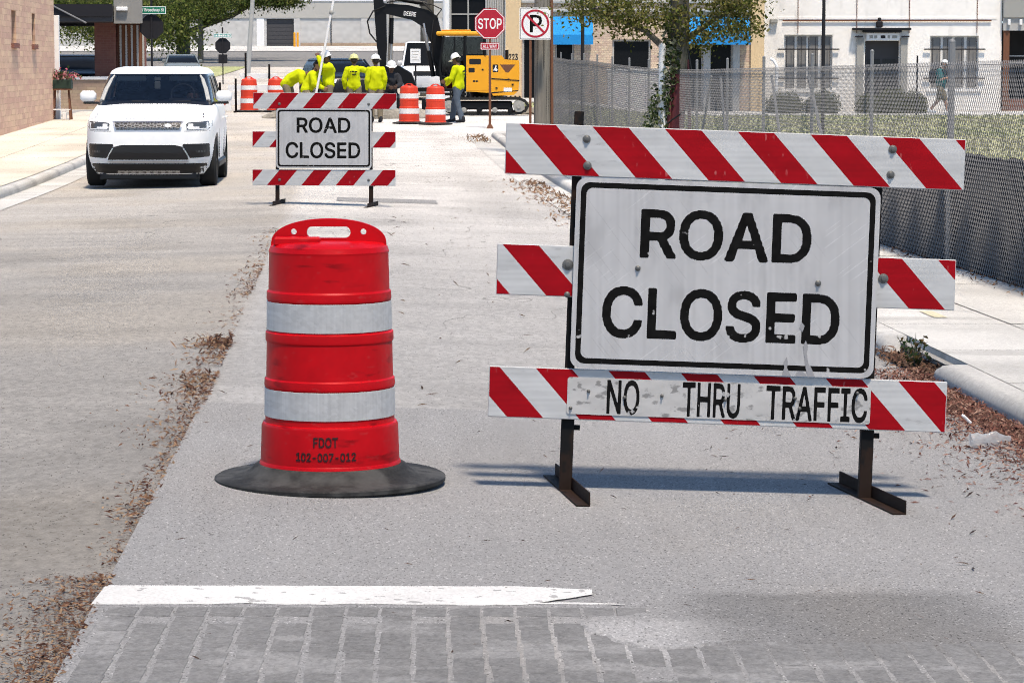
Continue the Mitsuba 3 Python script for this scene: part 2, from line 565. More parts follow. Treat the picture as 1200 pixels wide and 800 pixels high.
scene['m_leaf'] = {'type': 'principledthin', 'base_color': {'type': 'mesh_attribute', 'name': 'vertex_color'}, 'roughness': .5, 'diff_trans': .7, 'spec_trans': 0.0}
scene['m_glass'] = {'type': 'thindielectric', 'int_ior': 1.5, 'specular_transmittance': rgb(.36, .38, .40), 'specular_reflectance': rgb(.6, .6, .6)}

# ================================================================ SETTING
def edge(v):
    return lambda Y: np.full_like(Y, v, dtype=float)


struct('ground', cat(sheet(-60, 60, -30, 8, -.05, da=6, dY=4), sheet(-90, 70, 8, 130, -.05, da=2, dY=2), sheet(-160, 160, 130, 600, -.06, da=6, dY=4)), 'm_dirt')
struct('road', cat(sheet(-4.9, seam, -6, 66, .0, da=.8, dY=.5), sheet(seam, 3.28, 13.85, 66, .0, da=.8, dY=.5)), 'm_oldroad')
struct('cross_street', sheet(-70, 60, 66, 96, .0, da=1.0, dY=1.0), 'm_oldroad')
struct('road_beyond', sheet(-9.5, -1.0, 95.9, 172.5, .0, da=1.0, dY=1.5), 'm_oldroad')
struct('asphalt', sheet(lambda Y: seam(Y) + .004, edge(3.28), -6, 13.85, .012, da=.5, dY=.4), 'm_asphalt')
struct('far_street', sheet(-120, 60, 171.5, 207, .02, da=6, dY=2, shear=False), 'm_farasphalt')
struct('far_apron', sheet(-120, 60, 206, 233, .05, da=6, dY=2, shear=False), 'm_concrete')
# old asphalt strip patches across the far lane
struct('pavement_patch', cat(sheet(-.2, 1.15, 37.3, 38.5, .004, da=.3, dY=.3)), 'm_asphalt')

# stop line with a worn, ragged near edge and right end
def ragged_line():
    xs = np.linspace(-1.30, .26, 120)
    n1 = meshkit.fbm(np.stack([xs * 3, xs * 0, xs * 0], 1), 4, 3)
    n2 = meshkit.fbm(np.stack([xs * 17, xs * 0 + 4, xs * 0], 1), 3, 5)
    far = 8.89 + .145 * (xs + 1.3) + .012 * (n2 - .5)
    near = 8.55 + .145 * (xs + 1.3) + .05 * (n1 - .5) + .03 * (n2 - .5) + .02
    w = sst(-.02, .30, xs)
    near = near + w * .20
    far = far - w * .05
    v = np.concatenate([np.stack([xs, near, zg(xs, near) + .017], 1), np.stack([xs, far, zg(xs, far) + .017], 1)])
    f = [[i, i + 1, 121 + i] for i in range(119)] + [[i, 121 + i, 120 + i] for i in range(119)]
    xs2 = np.linspace(.02, .36, 30)
    n = meshkit.fbm(np.stack([xs2 * 12, xs2 * 0, xs2 * 0], 1), 3, 9)
    lo = 8.575 + .145 * (xs2 + 1.3) + .015 * n
    hi = lo + .028 * np.sin(np.linspace(.0, PI, 30)) + .004
    v2 = np.concatenate([np.stack([xs2, lo, zg(xs2, lo) + .017], 1), np.stack([xs2, hi, zg(xs2, hi) + .017], 1)])
    f2 = [[i, i + 1, 31 + i] for i in range(29)] + [[i, 31 + i, 30 + i] for i in range(29)]
    return cat(TM(v, f), TM(v2, f2))


struct('stop_line', ragged_line(), 'm_line')

SK = .145


def skewed(m, off):
    v = m.vertices.copy()
    v[:, 1] += SK * (v[:, 0] + 1.3) - .19
    v[:, 2] = zg(v[:, 0], v[:, 1]) + off
    return TM(v, m.faces)


# brick-paved crosswalk: sand bed and one entry per paver
cw = struct('crosswalk', skewed(cat(sheet(lambda Y: seam(Y) + .010, lambda Y: seam(Y) + 1.62, 5.5, 8.78, .015, da=.12, dY=.06), sheet(lambda Y: seam(Y) + 1.62, edge(3.25), 5.5, 8.20 - .02, .015, da=.2, dY=.06)), 0.0158), 'm_asphalt')
lab_pav = 0
pr = np.random.default_rng(3)
sx_ = .1045
for col in range(-2, 34):
    for row in range(0, 13):
        xc = -1.22 + col * sx_ + .033 * (8.7 - 8.0)
        y1 = 8.37 + SK * (xc + 1.3) - row * .2045 - (.102 if col % 2 else 0)
        y0 = y1 - .199
        if row == 0 and col % 2:      # half pieces against the border course
            pass
        yc = (y0 + y1) / 2
        if y1 < 7.1:
            continue
        X = xc + .033 * (8.7 - yc)
        lim = 7.99 + SK * (xc + 1.3)
        left = X < .40 + .05 * math.sin(yc * 5)
        if X > 2.6 or (left and X > .12 and pr.random() < .22):
            continue
        if not left:
            if X < .45:
                continue
            y1 = min(y1, lim)
            if y1 - y0 < .05:
                continue
            yc = (y0 + y1) / 2
        hw = sx_ / 2 - .0068 - .001 * pr.random()
        xa, xb = max(X - hw, float(rx(seam(yc), yc)) + .014), X + hw
        if xb - xa < .02:
            continue
        m = bx(xa, xb, y0 - .0012, y1 + .0012, -.02, .0, .001)
        m = rot(m, .004 * (pr.random() - .5), [0, 0, 1], (X, yc, 0))
        part(cw, 'paver', mv(m, 0, 0, float(zg(X, yc)) + .0168 + .0009 * pr.random()), 'm_paver')
for k in range(-1, 16):           # border course of shorter pieces, half a piece out of step, along both strips
    X = -1.245 + (k + .5) * sx_
    if X > rx(seam(8.64), 8.64) + .06:
        yb_ = SK * (X + 1.3) - .19
        part(cw, 'paver', mv(bx(X - .0475, X + .0475, 8.572 + yb_, 8.712 + yb_, -.02, 0, .002), 0, 0, float(zg(X, 8.64 + yb_)) + .0176), 'm_paver')
# thin sandy asphalt skim that spreads over the worn end of the paving
def skim():
    an = np.linspace(0, 2 * PI, 60, endpoint=False)
    r = 1 + .3 * (meshkit.fbm(np.stack([np.cos(an) * 2, np.sin(an) * 2, an * 0], 1), 3, 2) - .5) * 2
    pts = np.stack([  .48 + .27 * r * np.cos(an), 8.42 + .28 * r * np.sin(an)], 1)
    z = zg(pts[:, 0], pts[:, 1]) + .011
    c = np.array([[.48, 8.42, float(zg(.48, 8.42)) + .026]])
    p2 = c[0, :2] + (pts - c[0, :2]) * .9
    z2 = zg(p2[:, 0], p2[:, 1]) + .0225
    v = np.vstack([np.column_stack([pts, z]), np.column_stack([p2, z2]), c])
    return TM(v, [[i, (i + 1) % 60, 60 + i] for i in range(60)] + [[(i + 1) % 60, 60 + (i + 1) % 60, 60 + i] for i in range(60)] + [[60 + i, 60 + (i + 1) % 60, 120] for i in range(60)])


struct('asphalt_skim', skim(), 'm_asphalt')

# ---- right-hand kerb: separate rounded kerbstones, a broken gap with a weed in it, then on towards the crossing
def kerb_mesh(Y0, Y1, a0, side=1, h=.122, w=.17, round0=False, round1=False):
    Ys = np.linspace(Y0, Y1, max(4, int((Y1 - Y0) / .12)))
    prof = [(0, -.05), (0.0, h * .45), (.012, h * .75), (.04, h * .95), (.075, h), (w, h), (w, -.05)]
    V, F = [], []
    for Y in Ys:
        s = 1.0
        if round0:
            s = min(s, math.sqrt(max(0.02, 1 - max(0, 1 - (Y - Y0) / .16) ** 2)))
        if round1:
            s = min(s, math.sqrt(max(0.02, 1 - max(0, 1 - (Y1 - Y) / .22) ** 2)))
        for (da, z) in prof:
            X = rx(a0 + side * (w / 2 + (da - w / 2) * (.55 + .45 * s)), Y)
            V.append((X, Y, float(zg(rx(a0, Y), Y)) + (z * s if z > 0 else z)))
    k = len(prof)
    for i in range(len(Ys) - 1):
        for j in range(k - 1):
            q = [i * k + j, i * k + j + 1, (i + 1) * k + j + 1, (i + 1) * k + j]
            F += [[q[0], q[1], q[2]], [q[0], q[2], q[3]]]
    n = len(V)
    for j in range(1, k - 1):
        F += [[0, j, j + 1], [n - k, n - k + j + 1, n - k + j]]
    return TM(V, F)


kb = struct('kerb', sheet(3.30, 3.44, 4, 15.9, .02, da=.2, dY=.5), 'm_concrete')
ys = [4, 6.5, 9.0, 11.6, 13.4, 15.95]
for i in range(5):
    part(kb, 'kerbstone', kerb_mesh(ys[i] + .006, ys[i + 1] - .006, 3.28, round1=i == 4), 'm_concrete', smooth=40)
ys = [17.3, 19.4, 21.9, 24.4, 27.0, 30, 33, 36, 39, 42, 45, 48, 51, 54, 57, 60, 63, 66]
for i in range(len(ys) - 1):
    part(kb, 'kerbstone', kerb_mesh(ys[i] + .006, ys[i + 1] - .006, 3.28 - .33 * float(sst(24, 34, ys[i])) * 0, round0=i == 0), 'm_concrete', smooth=40)
struct('gutter', sheet(2.72, 3.279, 24, 66, .008, da=.3, dY=.5), 'm_concrete')
def side_face(a, Y0, Y1, z0, z1):
    Ys = np.linspace(Y0, Y1, int((Y1 - Y0) * 2) + 2)
    V = []
    for y in Ys:
        x = rx(a, y)
        V += [(x, y, float(zg(x, y)) + z0), (x, y, float(zg(x, y)) + z1)]
    F = []
    for i in range(len(Ys) - 1):
        F += [[2 * i, 2 * i + 1, 2 * i + 3], [2 * i, 2 * i + 3, 2 * i + 2]]
    return TM(V, F)


part(sw_edge := struct('sidewalk_edge', side_face(3.453, 4, 66, -.05, .121), 'm_concrete'), 'edge', side_face(-5.075, 4, 84, -.05, .129), 'm_concrete')
# sidewalk on the right: slabs with open joints
sw = struct('sidewalk', sheet(3.40, 5.12, 4, 66, .085, da=.6, dY=.5), 'm_joint')
Y = 6.0
i = 0
while Y < 58:
    L = 1.75
    for (a0, a1) in ((3.455, 4.27), (4.282, 5.10)):
        dz = .003 * pr.random()
        s = sheet(a0, a1, Y + .008, Y + L - .008, .122 + dz, da=.5, dY=.9)
        part(sw, 'slab', s, 'm_concrete')
    Y += L
struct('paint_mark', sheet(3.88, 3.97, 18.7, 19.2, .128, da=.1, dY=.1), 'm_yellowmark', label='short worn yellow paint mark on the sidewalk slab', kind='structure')
struct('sidewalk', sheet(2.72 + .75, 5.1, 66, 67, .085, da=.5, dY=.5), 'm_concrete')

# ---- left side: gutter, kerb, sandy sidewalk
struct('gutter', sheet(-4.9, -4.45, 4, 66, .008, da=.3, dY=.5), 'm_concrete')
kb2 = struct('kerb', sheet(-5.06, -4.92, 4, 84, .02, da=.2, dY=.5), 'm_concrete')
ys = list(np.arange(20, 84, 3.0))
for i in range(len(ys) - 1):
    part(kb2, 'kerbstone', kerb_mesh(ys[i] + .008, ys[i + 1] - .008, -4.9, side=-1), 'm_concrete', smooth=40)
sw2 = struct('sidewalk', sheet(-8.2, -5.05, 4, 84, .105, da=.6, dY=.5), 'm_joint')
Y = 24.0
while Y < 82:
    for (a0, a1) in ((-7.85, -6.49), (-6.47, -5.08)):
        part(sw2, 'slab', sheet(a0, a1, Y + .008, Y + 1.992, .130 + .003 * pr.random(), da=.7, dY=.7), 'm_sandwalk')
    Y += 2.0
struct('lawn', cat(sheet(5.4, 40, 24, 96, .03, da=1, dY=1)), 'm_grass')
struct('lawn', sheet(-40, -16, 140, 171, .03, da=2, dY=2, shear=False), 'm_grass')
struct('sidewalk', sheet(-.5, 22, 96.5, 104.9, .02, da=1, dY=1, shear=False), 'm_concrete')

# ---- loose litter on the ground
def litter(n, fa, fY, seed, lmin=.012, lmax=.05, wmax=.012, cols=((.10, .05, .032), (.16, .09, .055), (.055, .028, .022), (.24, .16, .10)), off=.014, pile=0.0, shear=True):
    r = np.random.default_rng(seed)
    a, Y = fa(r, n), fY(r, n)
    X = rx(a, Y) if shear else a
    L = r.uniform(lmin, lmax, n)
    w = np.minimum(L * r.uniform(.12, .45, n), wmax)
    th = r.uniform(0, 2 * PI, n)
    dz = r.uniform(0, 1, n) ** 2 * pile
    tilt = r.normal(0, .22 + 6 * pile, n)
    d = np.stack([np.cos(th) * np.cos(tilt), np.sin(th) * np.cos(tilt), np.sin(tilt)], 1)
    s = np.stack([-np.sin(th), np.cos(th), 0 * th], 1)
    c = np.stack([X, Y, zg(X, Y) + off + dz + .5 * L * abs(np.sin(tilt)) * .6 + .001], 1)
    up = np.array([0, 0, 1.0]) * (w * r.uniform(.1, .7, n))[:, None]
    v = np.stack([c - d * L[:, None] / 2, c - s * w[:, None] / 2, c + d * L[:, None] / 2, c + s * w[:, None] / 2, c + up], 1)
    f = np.array([[0, 1, 4], [1, 2, 4], [2, 3, 4], [3, 0, 4]])[None] + (np.arange(n) * 5)[:, None, None]
    C = np.array(cols)[r.integers(0, len(cols), n)] * r.uniform(.6, 1.4, n)[:, None]
    return TM(v.reshape(-1, 3), f.reshape(-1, 3)), np.clip(np.repeat(C, 5, 0), 0, 1)


def joined(*lc):
    off, V, F, C = 0, [], [], []
    for m, c in lc:
        V.append(m.vertices)
        F.append(m.faces + off)
        C.append(c)
        off += len(m.vertices)
    return TM(np.vstack(V), np.vstack(F)), np.vstack(C)


def along_seam(spread, bias=0.0):
    def fn(r, n):
        return -np.abs(r.normal(0, spread, n)) + bias
    return fn


def seam_litter():
    out = []
    r0 = np.random.default_rng(11)
    for (n, y0, y1, sp, mx, seed, pile) in ((2000, 7.2, 9.1, .12, .030, 1, .014), (260, 9.3, 11.0, .06, .03, 2, .004), (120, 10.3, 10.8, .06, .05, 3, .02), (500, 10.9, 14.4, .07, .04, 4, .008), (420, 12.2, 14.3, .13, .04, 44, .014),
                                        (420, 14.2, 15.3, .13, .06, 5, .018), (380, 15.6, 17.4, .10, .06, 6, .014), (190, 16.6, 17.0, .13, .10, 7, .03), (500, 17.4, 30, .10, .05, 8, .01), (160, 20.5, 24, .07, .07, 9, .02)):
        Ys = np.random.default_rng(seed + 50).uniform(y0, y1, n)
        wob = .7 + .9 * meshkit.fbm(np.stack([Ys * 1.7, Ys * 0, Ys * 0], 1), 3, 5)
        out.append(litter(n, lambda r, k, Ys=Ys, sp=sp, wob=wob: seam(Ys) + .02 - np.abs(r.normal(0, sp, k)) * wob * .9, lambda r, k, Ys=Ys: Ys, seed, .010, mx, .013, off=.004, pile=pile))
    for (n, y0, y1, sp, seed) in ((3600, 7.2, 9.2, .13, 71), (1800, 9.2, 14.4, .05, 72), (1200, 14.2, 17.6, .10, 73)):
        out.append(litter(n, lambda r, k, y0=y0, y1=y1, sp=sp, seed=seed: seam(np.random.default_rng(seed).uniform(y0, y1, k)) + .015 - np.abs(r.normal(0, sp, k)) * (.5 + meshkit.fbm(np.stack([np.random.default_rng(seed).uniform(y0, y1, k) * 2.1, np.zeros(k), np.zeros(k)], 1), 3, 5)),
                          lambda r, k, y0=y0, y1=y1, seed=seed: np.random.default_rng(seed).uniform(y0, y1, k), seed, .004, .012, .008, ((.07, .045, .034), (.12, .085, .06), (.04, .028, .024), (.16, .13, .11)), off=.003, pile=.002))
    return joined(*out)


m, c = seam_litter()
struct('leaf_litter', m, 'm_vc', label='line of dry brown leaf litter and twigs lying along the joint between the two lanes', kind='stuff', color=c, cat='leaf litter')
rowY = lambda lo, hi: (lambda r, n: r.uniform(lo, hi, n))
m, c = joined(
    litter(9000, lambda r, n: 3.28 - np.abs(r.normal(0, .21, n)), lambda r, n: 11.0 + 5.2 * r.uniform(0, 1, n), 21, .012, .042, .012, ((.13, .055, .042), (.20, .10, .075), (.07, .032, .028), (.27, .17, .13)), off=.012, pile=.035),
    litter(900, lambda r, n: 3.27 - np.abs(r.normal(0, .42, n)), lambda r, n: 10.6 + 5.0 * r.uniform(0, 1, n), 22, .012, .04, .012, ((.13, .055, .042), (.20, .10, .075), (.07, .032, .028)), off=.013, pile=.004),
    litter(700, lambda r, n: 3.34 + r.normal(0, .10, n), lambda r, n: r.uniform(15.8, 17.5, n), 23, .015, .06, .016, ((.13, .075, .05), (.2, .12, .08), (.06, .04, .03)), off=.02, pile=.05),
    litter(900, lambda r, n: 3.1 - np.abs(r.normal(0, .3, n)), lambda r, n: r.uniform(32, 46, n), 24, .03, .12, .03, ((.2, .11, .06), (.25, .16, .10), (.1, .06, .04)), off=.012, pile=.03),
    litter(160, lambda r, n: 3.1 - np.abs(r.normal(0, .25, n)), lambda r, n: r.uniform(62, 66, n), 25, .04, .14, .04, ((.2, .12, .07), (.12, .08, .05)), off=.012, pile=.05),
    litter(500, lambda r, n: 5.02 + r.normal(0, .08, n), lambda r, n: r.uniform(19, 30, n), 26, .02, .07, .02, off=.13, pile=.02))
struct('mulch', m, 'm_vc', label='reddish brown bark mulch and dead leaves washed into the right gutter', kind='stuff', color=c, cat='mulch')
m, c = joined(
    litter(150, lambda r, n: r.uniform(-.7, 3.0, n), lambda r, n: r.uniform(7.6, 13.5, n), 31, .008, .05, .006, ((.05, .03, .022), (.09, .055, .04), (.03, .022, .02)), off=.016),
    litter(170, lambda r, n: 2.75 + r.normal(0, .35, n), lambda r, n: r.uniform(8, 14, n), 32, .012, .06, .012, ((.05, .03, .022), (.09, .055, .04), (.03, .022, .02)), off=.016),
    litter(170, lambda r, n: r.uniform(-4.4, -.9, n), lambda r, n: r.uniform(7.6, 20, n), 33, .008, .035, .006, ((.05, .03, .022), (.09, .055, .04)), off=.005),
    litter(70, lambda r, n: -.2 + r.uniform(-.5, 1.5, n), lambda r, n: r.uniform(14, 34, n), 34, .02, .12, .014, ((.06, .04, .03), (.09, .06, .04)), off=.005))
struct('twigs', m, 'm_vc', label='scattered small twigs, chips and dead leaves lying on the asphalt', kind='stuff', color=c, cat='debris')

# crushed bottle in the gutter
bp = np.array([(2.19, 12.98), (2.28, 12.96), (2.36, 12.99)])
def mulch_bed():
    Ys = np.linspace(11.0, 16.0, 60)
    w = .24 + .13 * (meshkit.fbm(np.stack([Ys * 2.2, Ys * 0, Ys * 0], 1), 3, 8) - .5) * 2
    w = w * np.clip((16.2 - Ys) / .8, .1, 1)
    V = []
    for y, ww in zip(Ys, w):
        for t, h in ((0, .016), (.35, .014), (.75, .008), (1, .001)):
            x = rx(3.285 - ww * t, y)
            V.append((x, y, float(zg(x, y)) + .012 + h))
    F = []
    for i in range(59):
        for j in range(3):
            q = [i * 4 + j, i * 4 + j + 1, (i + 1) * 4 + j + 1, (i + 1) * 4 + j]
            F += [[q[0], q[2], q[1]], [q[0], q[3], q[2]]]
    return TM(V, F)


struct('soil', mulch_bed(), 'm_mulch')
struct('soil', sheet(3.26, 3.46, 15.7, 17.45, .03, da=.1, dY=.2), 'm_mulch')


def bottle():
    ys = np.linspace(0, .23, 24)
    prof = [(.0001, 0)] + [(.03 + .003 * math.sin(60 * y) if y < .15 else .03 * max(.4, 1 - (y - .15) / .09), y) for y in ys] + [(.0001, .232)]
    m = lathe(prof, 20)
    v = m.vertices.copy()
    v[:, 1] *= .55
    n = meshkit.noise(v * 28, 3) - .5
    n2 = meshkit.noise(v * 60 + 5, 6) - .5
    v += np.stack([n + .4 * n2, n, n2 * .8 + .3 * n], 1) * .012
    v[:, 2] *= .92
    m = TM(v, m.faces)
    m = rot(m, PI / 2, [0, 1, 0])
    return rot(m, .35, [0, 0, 1])


bo = solo('bottle', mv(bottle(), 2.12, 12.92, float(zg(2.2, 12.95)) + .055), 'm_bottle', 'crushed clear plastic bottle lying on the mulch in the right gutter', 'bottle', smooth=50)
solo('paper_scrap', mv(rot(bx(-.03, .03, -.012, .012, 0, .012, .003), .8, [0, 1, .4]), 2.20, 13.55, float(zg(2.2, 13.5)) + .07), 'm_print', 'small white paper scrap stuck in the mulch beside the right kerb', 'paper scrap')

# weed in the broken kerb
def leaves(pts, size, seed, cols, up=.3, jit=.35, asp=.5):
    r = np.random.default_rng(seed)
    p = np.asarray(pts, float)
    n = len(p)
    s = size * r.uniform(.6, 1.35, n)
    d = r.normal(0, 1, (n, 3))
    d[:, 2] -= .25
    d /= np.linalg.norm(d, axis=1, keepdims=True)
    nn = r.normal(0, 1, (n, 3))
    nn[:, 2] = np.abs(nn[:, 2]) + up
    b = np.cross(nn, d)
    b /= np.linalg.norm(b, axis=1, keepdims=True) + 1e-9
    nn = np.cross(d, b)
    t = p + d * s[:, None]
    m = p + d * s[:, None] * .5
    l = m + b * s[:, None] * asp * .5 + nn * s[:, None] * .12
    q = m - b * s[:, None] * asp * .5 + nn * s[:, None] * .12
    v = np.stack([p, l, t, q], 1).reshape(-1, 3)
    f = (np.array([[0, 1, 2], [0, 2, 3]])[None] + (np.arange(n) * 4)[:, None, None]).reshape(-1, 3)
    C = np.array(cols)[r.integers(0, len(cols), n)] * r.uniform(1 - jit, 1 + jit, n)[:, None]
    return TM(v, f), np.clip(np.repeat(C, 4, 0), 0, 1)


r = np.random.default_rng(5)
zw = float(zg(2.37, 16.5))
wd = thing('weed', 'dark green weed growing in the broken gap of the right kerb', 'weed')
stems, lp = [], []
for k in range(17):
    an, ln = r.uniform(0, 2 * PI), r.uniform(.08, .27)
    lean = r.uniform(.2, .95)
    pts = [np.array([2.38, 16.5, zw]) + np.array([math.cos(an) * lean * t * ln, math.sin(an) * lean * t * ln, t * ln * (1.0 - .35 * lean * t)]) for t in np.linspace(0, 1, 5)]
    stems.append(tube(pts, [.003, .003, .0025, .002, .001], 4))
    for t in range(10):
        q = r.uniform(.15, 1) * 4
        lp.append(pts[int(q)] * (1 - q % 1) + pts[min(4, int(q) + 1)] * (q % 1) + r.normal(0, .012, 3))
part(wd, 'stem', cat(stems), 'm_leafless' if 'm_leafless' in scene else 'm_bark')
m, c = leaves(lp, .036, 3, ((.03, .055, .022), (.045, .075, .03), (.10, .07, .03)))
part(wd, 'foliage', m, 'm_leaf', color=c, kind='stuff')

# ================================================================ NEAR OBJECTS
def Rm(yaw, roll, lean):
    c, s = math.cos, math.sin
    Rz = np.array([[c(yaw), -s(yaw), 0], [s(yaw), c(yaw), 0], [0, 0, 1]])
    Ry = np.array([[c(roll), 0, s(roll)], [0, 1, 0], [-s(roll), 0, c(roll)]])
    Rx = np.array([[1, 0, 0], [0, c(lean), -s(lean)], [0, s(lean), c(lean)]])
    M = np.eye(4)
    M[:3, :3] = Rz @ Ry @ Rx
    return M


def barricade(label, loc, yaw, roll, lean, rails, L, stripe_w, period, slant, posts, gl, gr, plaque=False, sign_wh=(1.219, .762), foot_yaw=.16, text_off=(0, 0)):
    """frame: x along the rails, z up, origin at the middle of the sign; rails: (u offset, v, first stripe's offset at the top edge)"""
    b = thing('road_barricade', label, 'barricade', 'striped road closed barricades')
    M = Rm(yaw, roll, lean)
    M[:3, 3] = loc

    def fit(m):
        return m.copy().apply_transform(M)
    rh = .102
    for (u, v, ph) in rails:
        rail = bx(u - L / 2, u + L / 2, .018, .046, v - rh, v + rh, .003)
        rk = part(b, 'rail', fit(rail), 'm_white')
        x = u - L / 2 + ph - 3 * period
        while x < u + L / 2 + .5:
            q = Polygon([(x, v + rh - .003), (x + stripe_w, v + rh - .003), (x + stripe_w + slant, v - rh + .003), (x + slant, v - rh + .003)])
            q = q.intersection(sbox(u - L / 2 + .003, v - rh, u + L / 2 - .003, v + rh))
            if q.area > 2e-4:
                part(rk, 'stripe', fit(extxz(q, .0168, .0195)), 'm_red')
            x += period
    w, h = sign_wh
    # sign plate with border and letters
    sp = part(b, 'sign_plate', fit(extxz(rrect(-w / 2, w / 2, -h / 2, h / 2, .042), -.002, .004)), 'm_sign')
    bd = rrect(-w / 2 + .019, w / 2 - .019, -h / 2 + .019, h / 2 - .019, .036).difference(rrect(-w / 2 + .041, w / 2 - .041, -h / 2 + .041, h / 2 - .041, .026))
    part(sp, 'border', fit(extxz(bd, -.0032, -.0018)), 'm_black')
    ox, oz = text_off
    part(sp, 'lettering', fit(mv(lettering_fine('ROAD', .685, .200), -.004 + ox, -.0020, .166 + oz)), 'm_black')
    part(sp, 'lettering', fit(mv(lettering_fine('CLOSED', .952, .208), -.012 + ox, -.0020, -.152 + oz)), 'm_black')

    def bolt(x, y, z, rad=.019):
        pr_ = [(1e-4, .017), (rad * .45, .016), (rad * .5, .009), (rad, .006), (rad * 1.02, 0), (1e-4, 0)]
        return mv(rot(lathe(pr_[::-1], 14), PI / 2, [1, 0, 0]), x, y, z)
    zt = rails[0][1]
    if plaque:
        for (x, z, y, rr) in ((-.575, zt + .048, .018, .016), (-.568, zt - .058, .018, .017), (.652, zt + .052, .018, .017), (.648, zt - .05, .018, .016), (-.352, .026, -.002, .011), (.372, -.008, -.002, .012), (-.632, .03, .018, .022), (.636, .02, .018, .02), (-.63, -.09, .018, .012)):
            part(b, 'bolt', fit(bolt(x, y, z, rr)), 'm_bolt', smooth=40)
        zp = -.493
        pq = sbox(-.615, zp - .074, .605, zp + .074).buffer(-.01).buffer(.01)
        pk = part(b, 'plaque', fit(extxz(pq, .0125, .0165)), 'm_plaque', label='scratched white plaque reading NO THRU TRAFFIC')
        for (t, x0, x1) in (('NO', -.456, -.325), ('THRU', -.152, .080), ('TRAFFIC', .184, .592)):
            part(pk, 'lettering', fit(mv(lettering_fine(t, x1 - x0, .140, fat=.0), (x0 + x1) / 2, .0125, zp)), 'm_black')
        for (x, z) in ((-.53, zp + .02), (-.385, zp), (-.235, zp + .012), (.02, zp + .005), (.30, zp + .02), (.32, zp - .02), (.55, zp + .05), (-.60, zp - .05)):
            part(pk, 'bolt', fit(bolt(x, .0122, z, .007)), 'm_bolt')
        # torn strips of reflective film over the lower border
        tf = [Polygon([(.240, -.383), (.250, -.352), (.247, -.33), (.258, -.305), (.264, -.328), (.261, -.35), (.279, -.383)]), Polygon([(.345, -.383), (.336, -.35), (.328, -.30), (.322, -.262), (.332, -.238), (.342, -.262), (.338, -.29), (.346, -.33), (.360, -.35), (.374, -.383)]), Polygon([(.296, -.383), (.30, -.366), (.318, -.361), (.335, -.37), (.342, -.383)]), Polygon([(.305, -.19), (.312, -.165), (.325, -.18), (.318, -.205)])]
        for q in tf:
            part(sp, 'torn_film', fit(extxz(q, -.0052, -.0038)), 'm_film')
    else:
        for (x, z) in ((-.57, zt - .04), (.57, zt - .04), (-.57, rails[2][1] - .03), (.57, rails[2][1] - .03)):
            part(b, 'bolt', fit(bolt(x, .018, z, .018)), 'm_bolt')
    # posts: square tube in a wider sleeve welded to an angle-iron foot
    for sgn, (x, top, zgr) in zip((-1, 1), posts):
        bot = (gl if sgn < 0 else gr) + .012
        base = np.array([x, .075, -2.0])
        # length so that the post's lower end stands on the foot
        def world(v):
            return (M @ np.array([x, .072, v, 1]))
        lo, hi = -1.4, 0
        for _ in range(40):
            mid = (lo + hi) / 2
            if world(mid)[2] < bot:
                lo = mid
            else:
                hi = mid
        vb = lo
        part(b, 'post', fit(bx(x - .019, x + .019, .0465, .0855, vb + .03, top, .003)), 'm_steel')
        sl = cat(bx(x - .0255, x + .0255, .0415, .0925, vb, vb + .30, .003))
        s_ = part(b, 'post_sleeve', fit(sl), 'm_steel')
        part(s_, 'clamp_bolt', fit(cat(rod((x + .025, .07, vb + .255), (x + .05, .07, vb + .255), .011, 8))), 'm_steel')
        p = world(vb)[:3]
        fx = []
        fl, fr = (.42, .38)
        foot = cat(bx(-.028, .028, -fl, fr, 0, .006, .001), bx(.022, .028, -fl, fr, .0065, .055, .001))
        foot = rot(foot, foot_yaw + (.06 if sgn > 0 and plaque else 0), [0, 0, 1])
        foot = mv(foot, p[0], p[1], 0)
        v = foot.vertices.copy()
        v[:, 2] += zg(v[:, 0], v[:, 1]) + (.013 if p[1] < 13 else .002)
        part(b, 'foot', TM(v, foot.faces), 'm_steel')
    return b


barricade('large foreground barricade with a scuffed road closed sign and a no thru traffic plaque', (.854, 11.243, .868), .0149, .0372, -.0567,
          [(.0233, .486, .052), (.0055, .0033, .020), (-.0095, -.4877, -.105)], 1.843, .146, .2915, .182, [(-.607, .645, 0), (.603, .585, 0)], float(zg(.2, 11.3)), float(zg(1.41, 11.3)), plaque=True, foot_yaw=.15)
g2 = float(zg(-2.4, 36))
barricade('distant barricade with a road closed sign and wide red stripes, standing beyond the drum', (-2.40, 36.0, .775), -.02, .004, -.03,
          [(.01, .475, .355), (.0, -.015, -.06), (-.0, -.50, .35)], 1.83, .225, .44, -.165, [(-.60, .50, 0), (.60, .50, 0)], float(zg(-3, 36)), float(zg(-1.8, 36)), foot_yaw=-.12)


# ---------------------------------------------------------------- traffic drums
def drum_handle(r, z0):
    p = Polygon([(-r, -.05)] + [(r * -math.cos(t) * (1.0), .035 + .105 * math.sin(t) ** .8) for t in np.linspace(0.0, PI, 40)] + [(r, -.05)])
    p = p.difference(rrect(-.088, .088, .062, .108, .022))
    for x in (-.140, .140):
        p = p.difference(affinity.translate(Polygon([(math.cos(a) * .012, math.sin(a) * .012) for a in np.linspace(0, 2 * PI, 16)[:-1]]), x, .087))
    return p


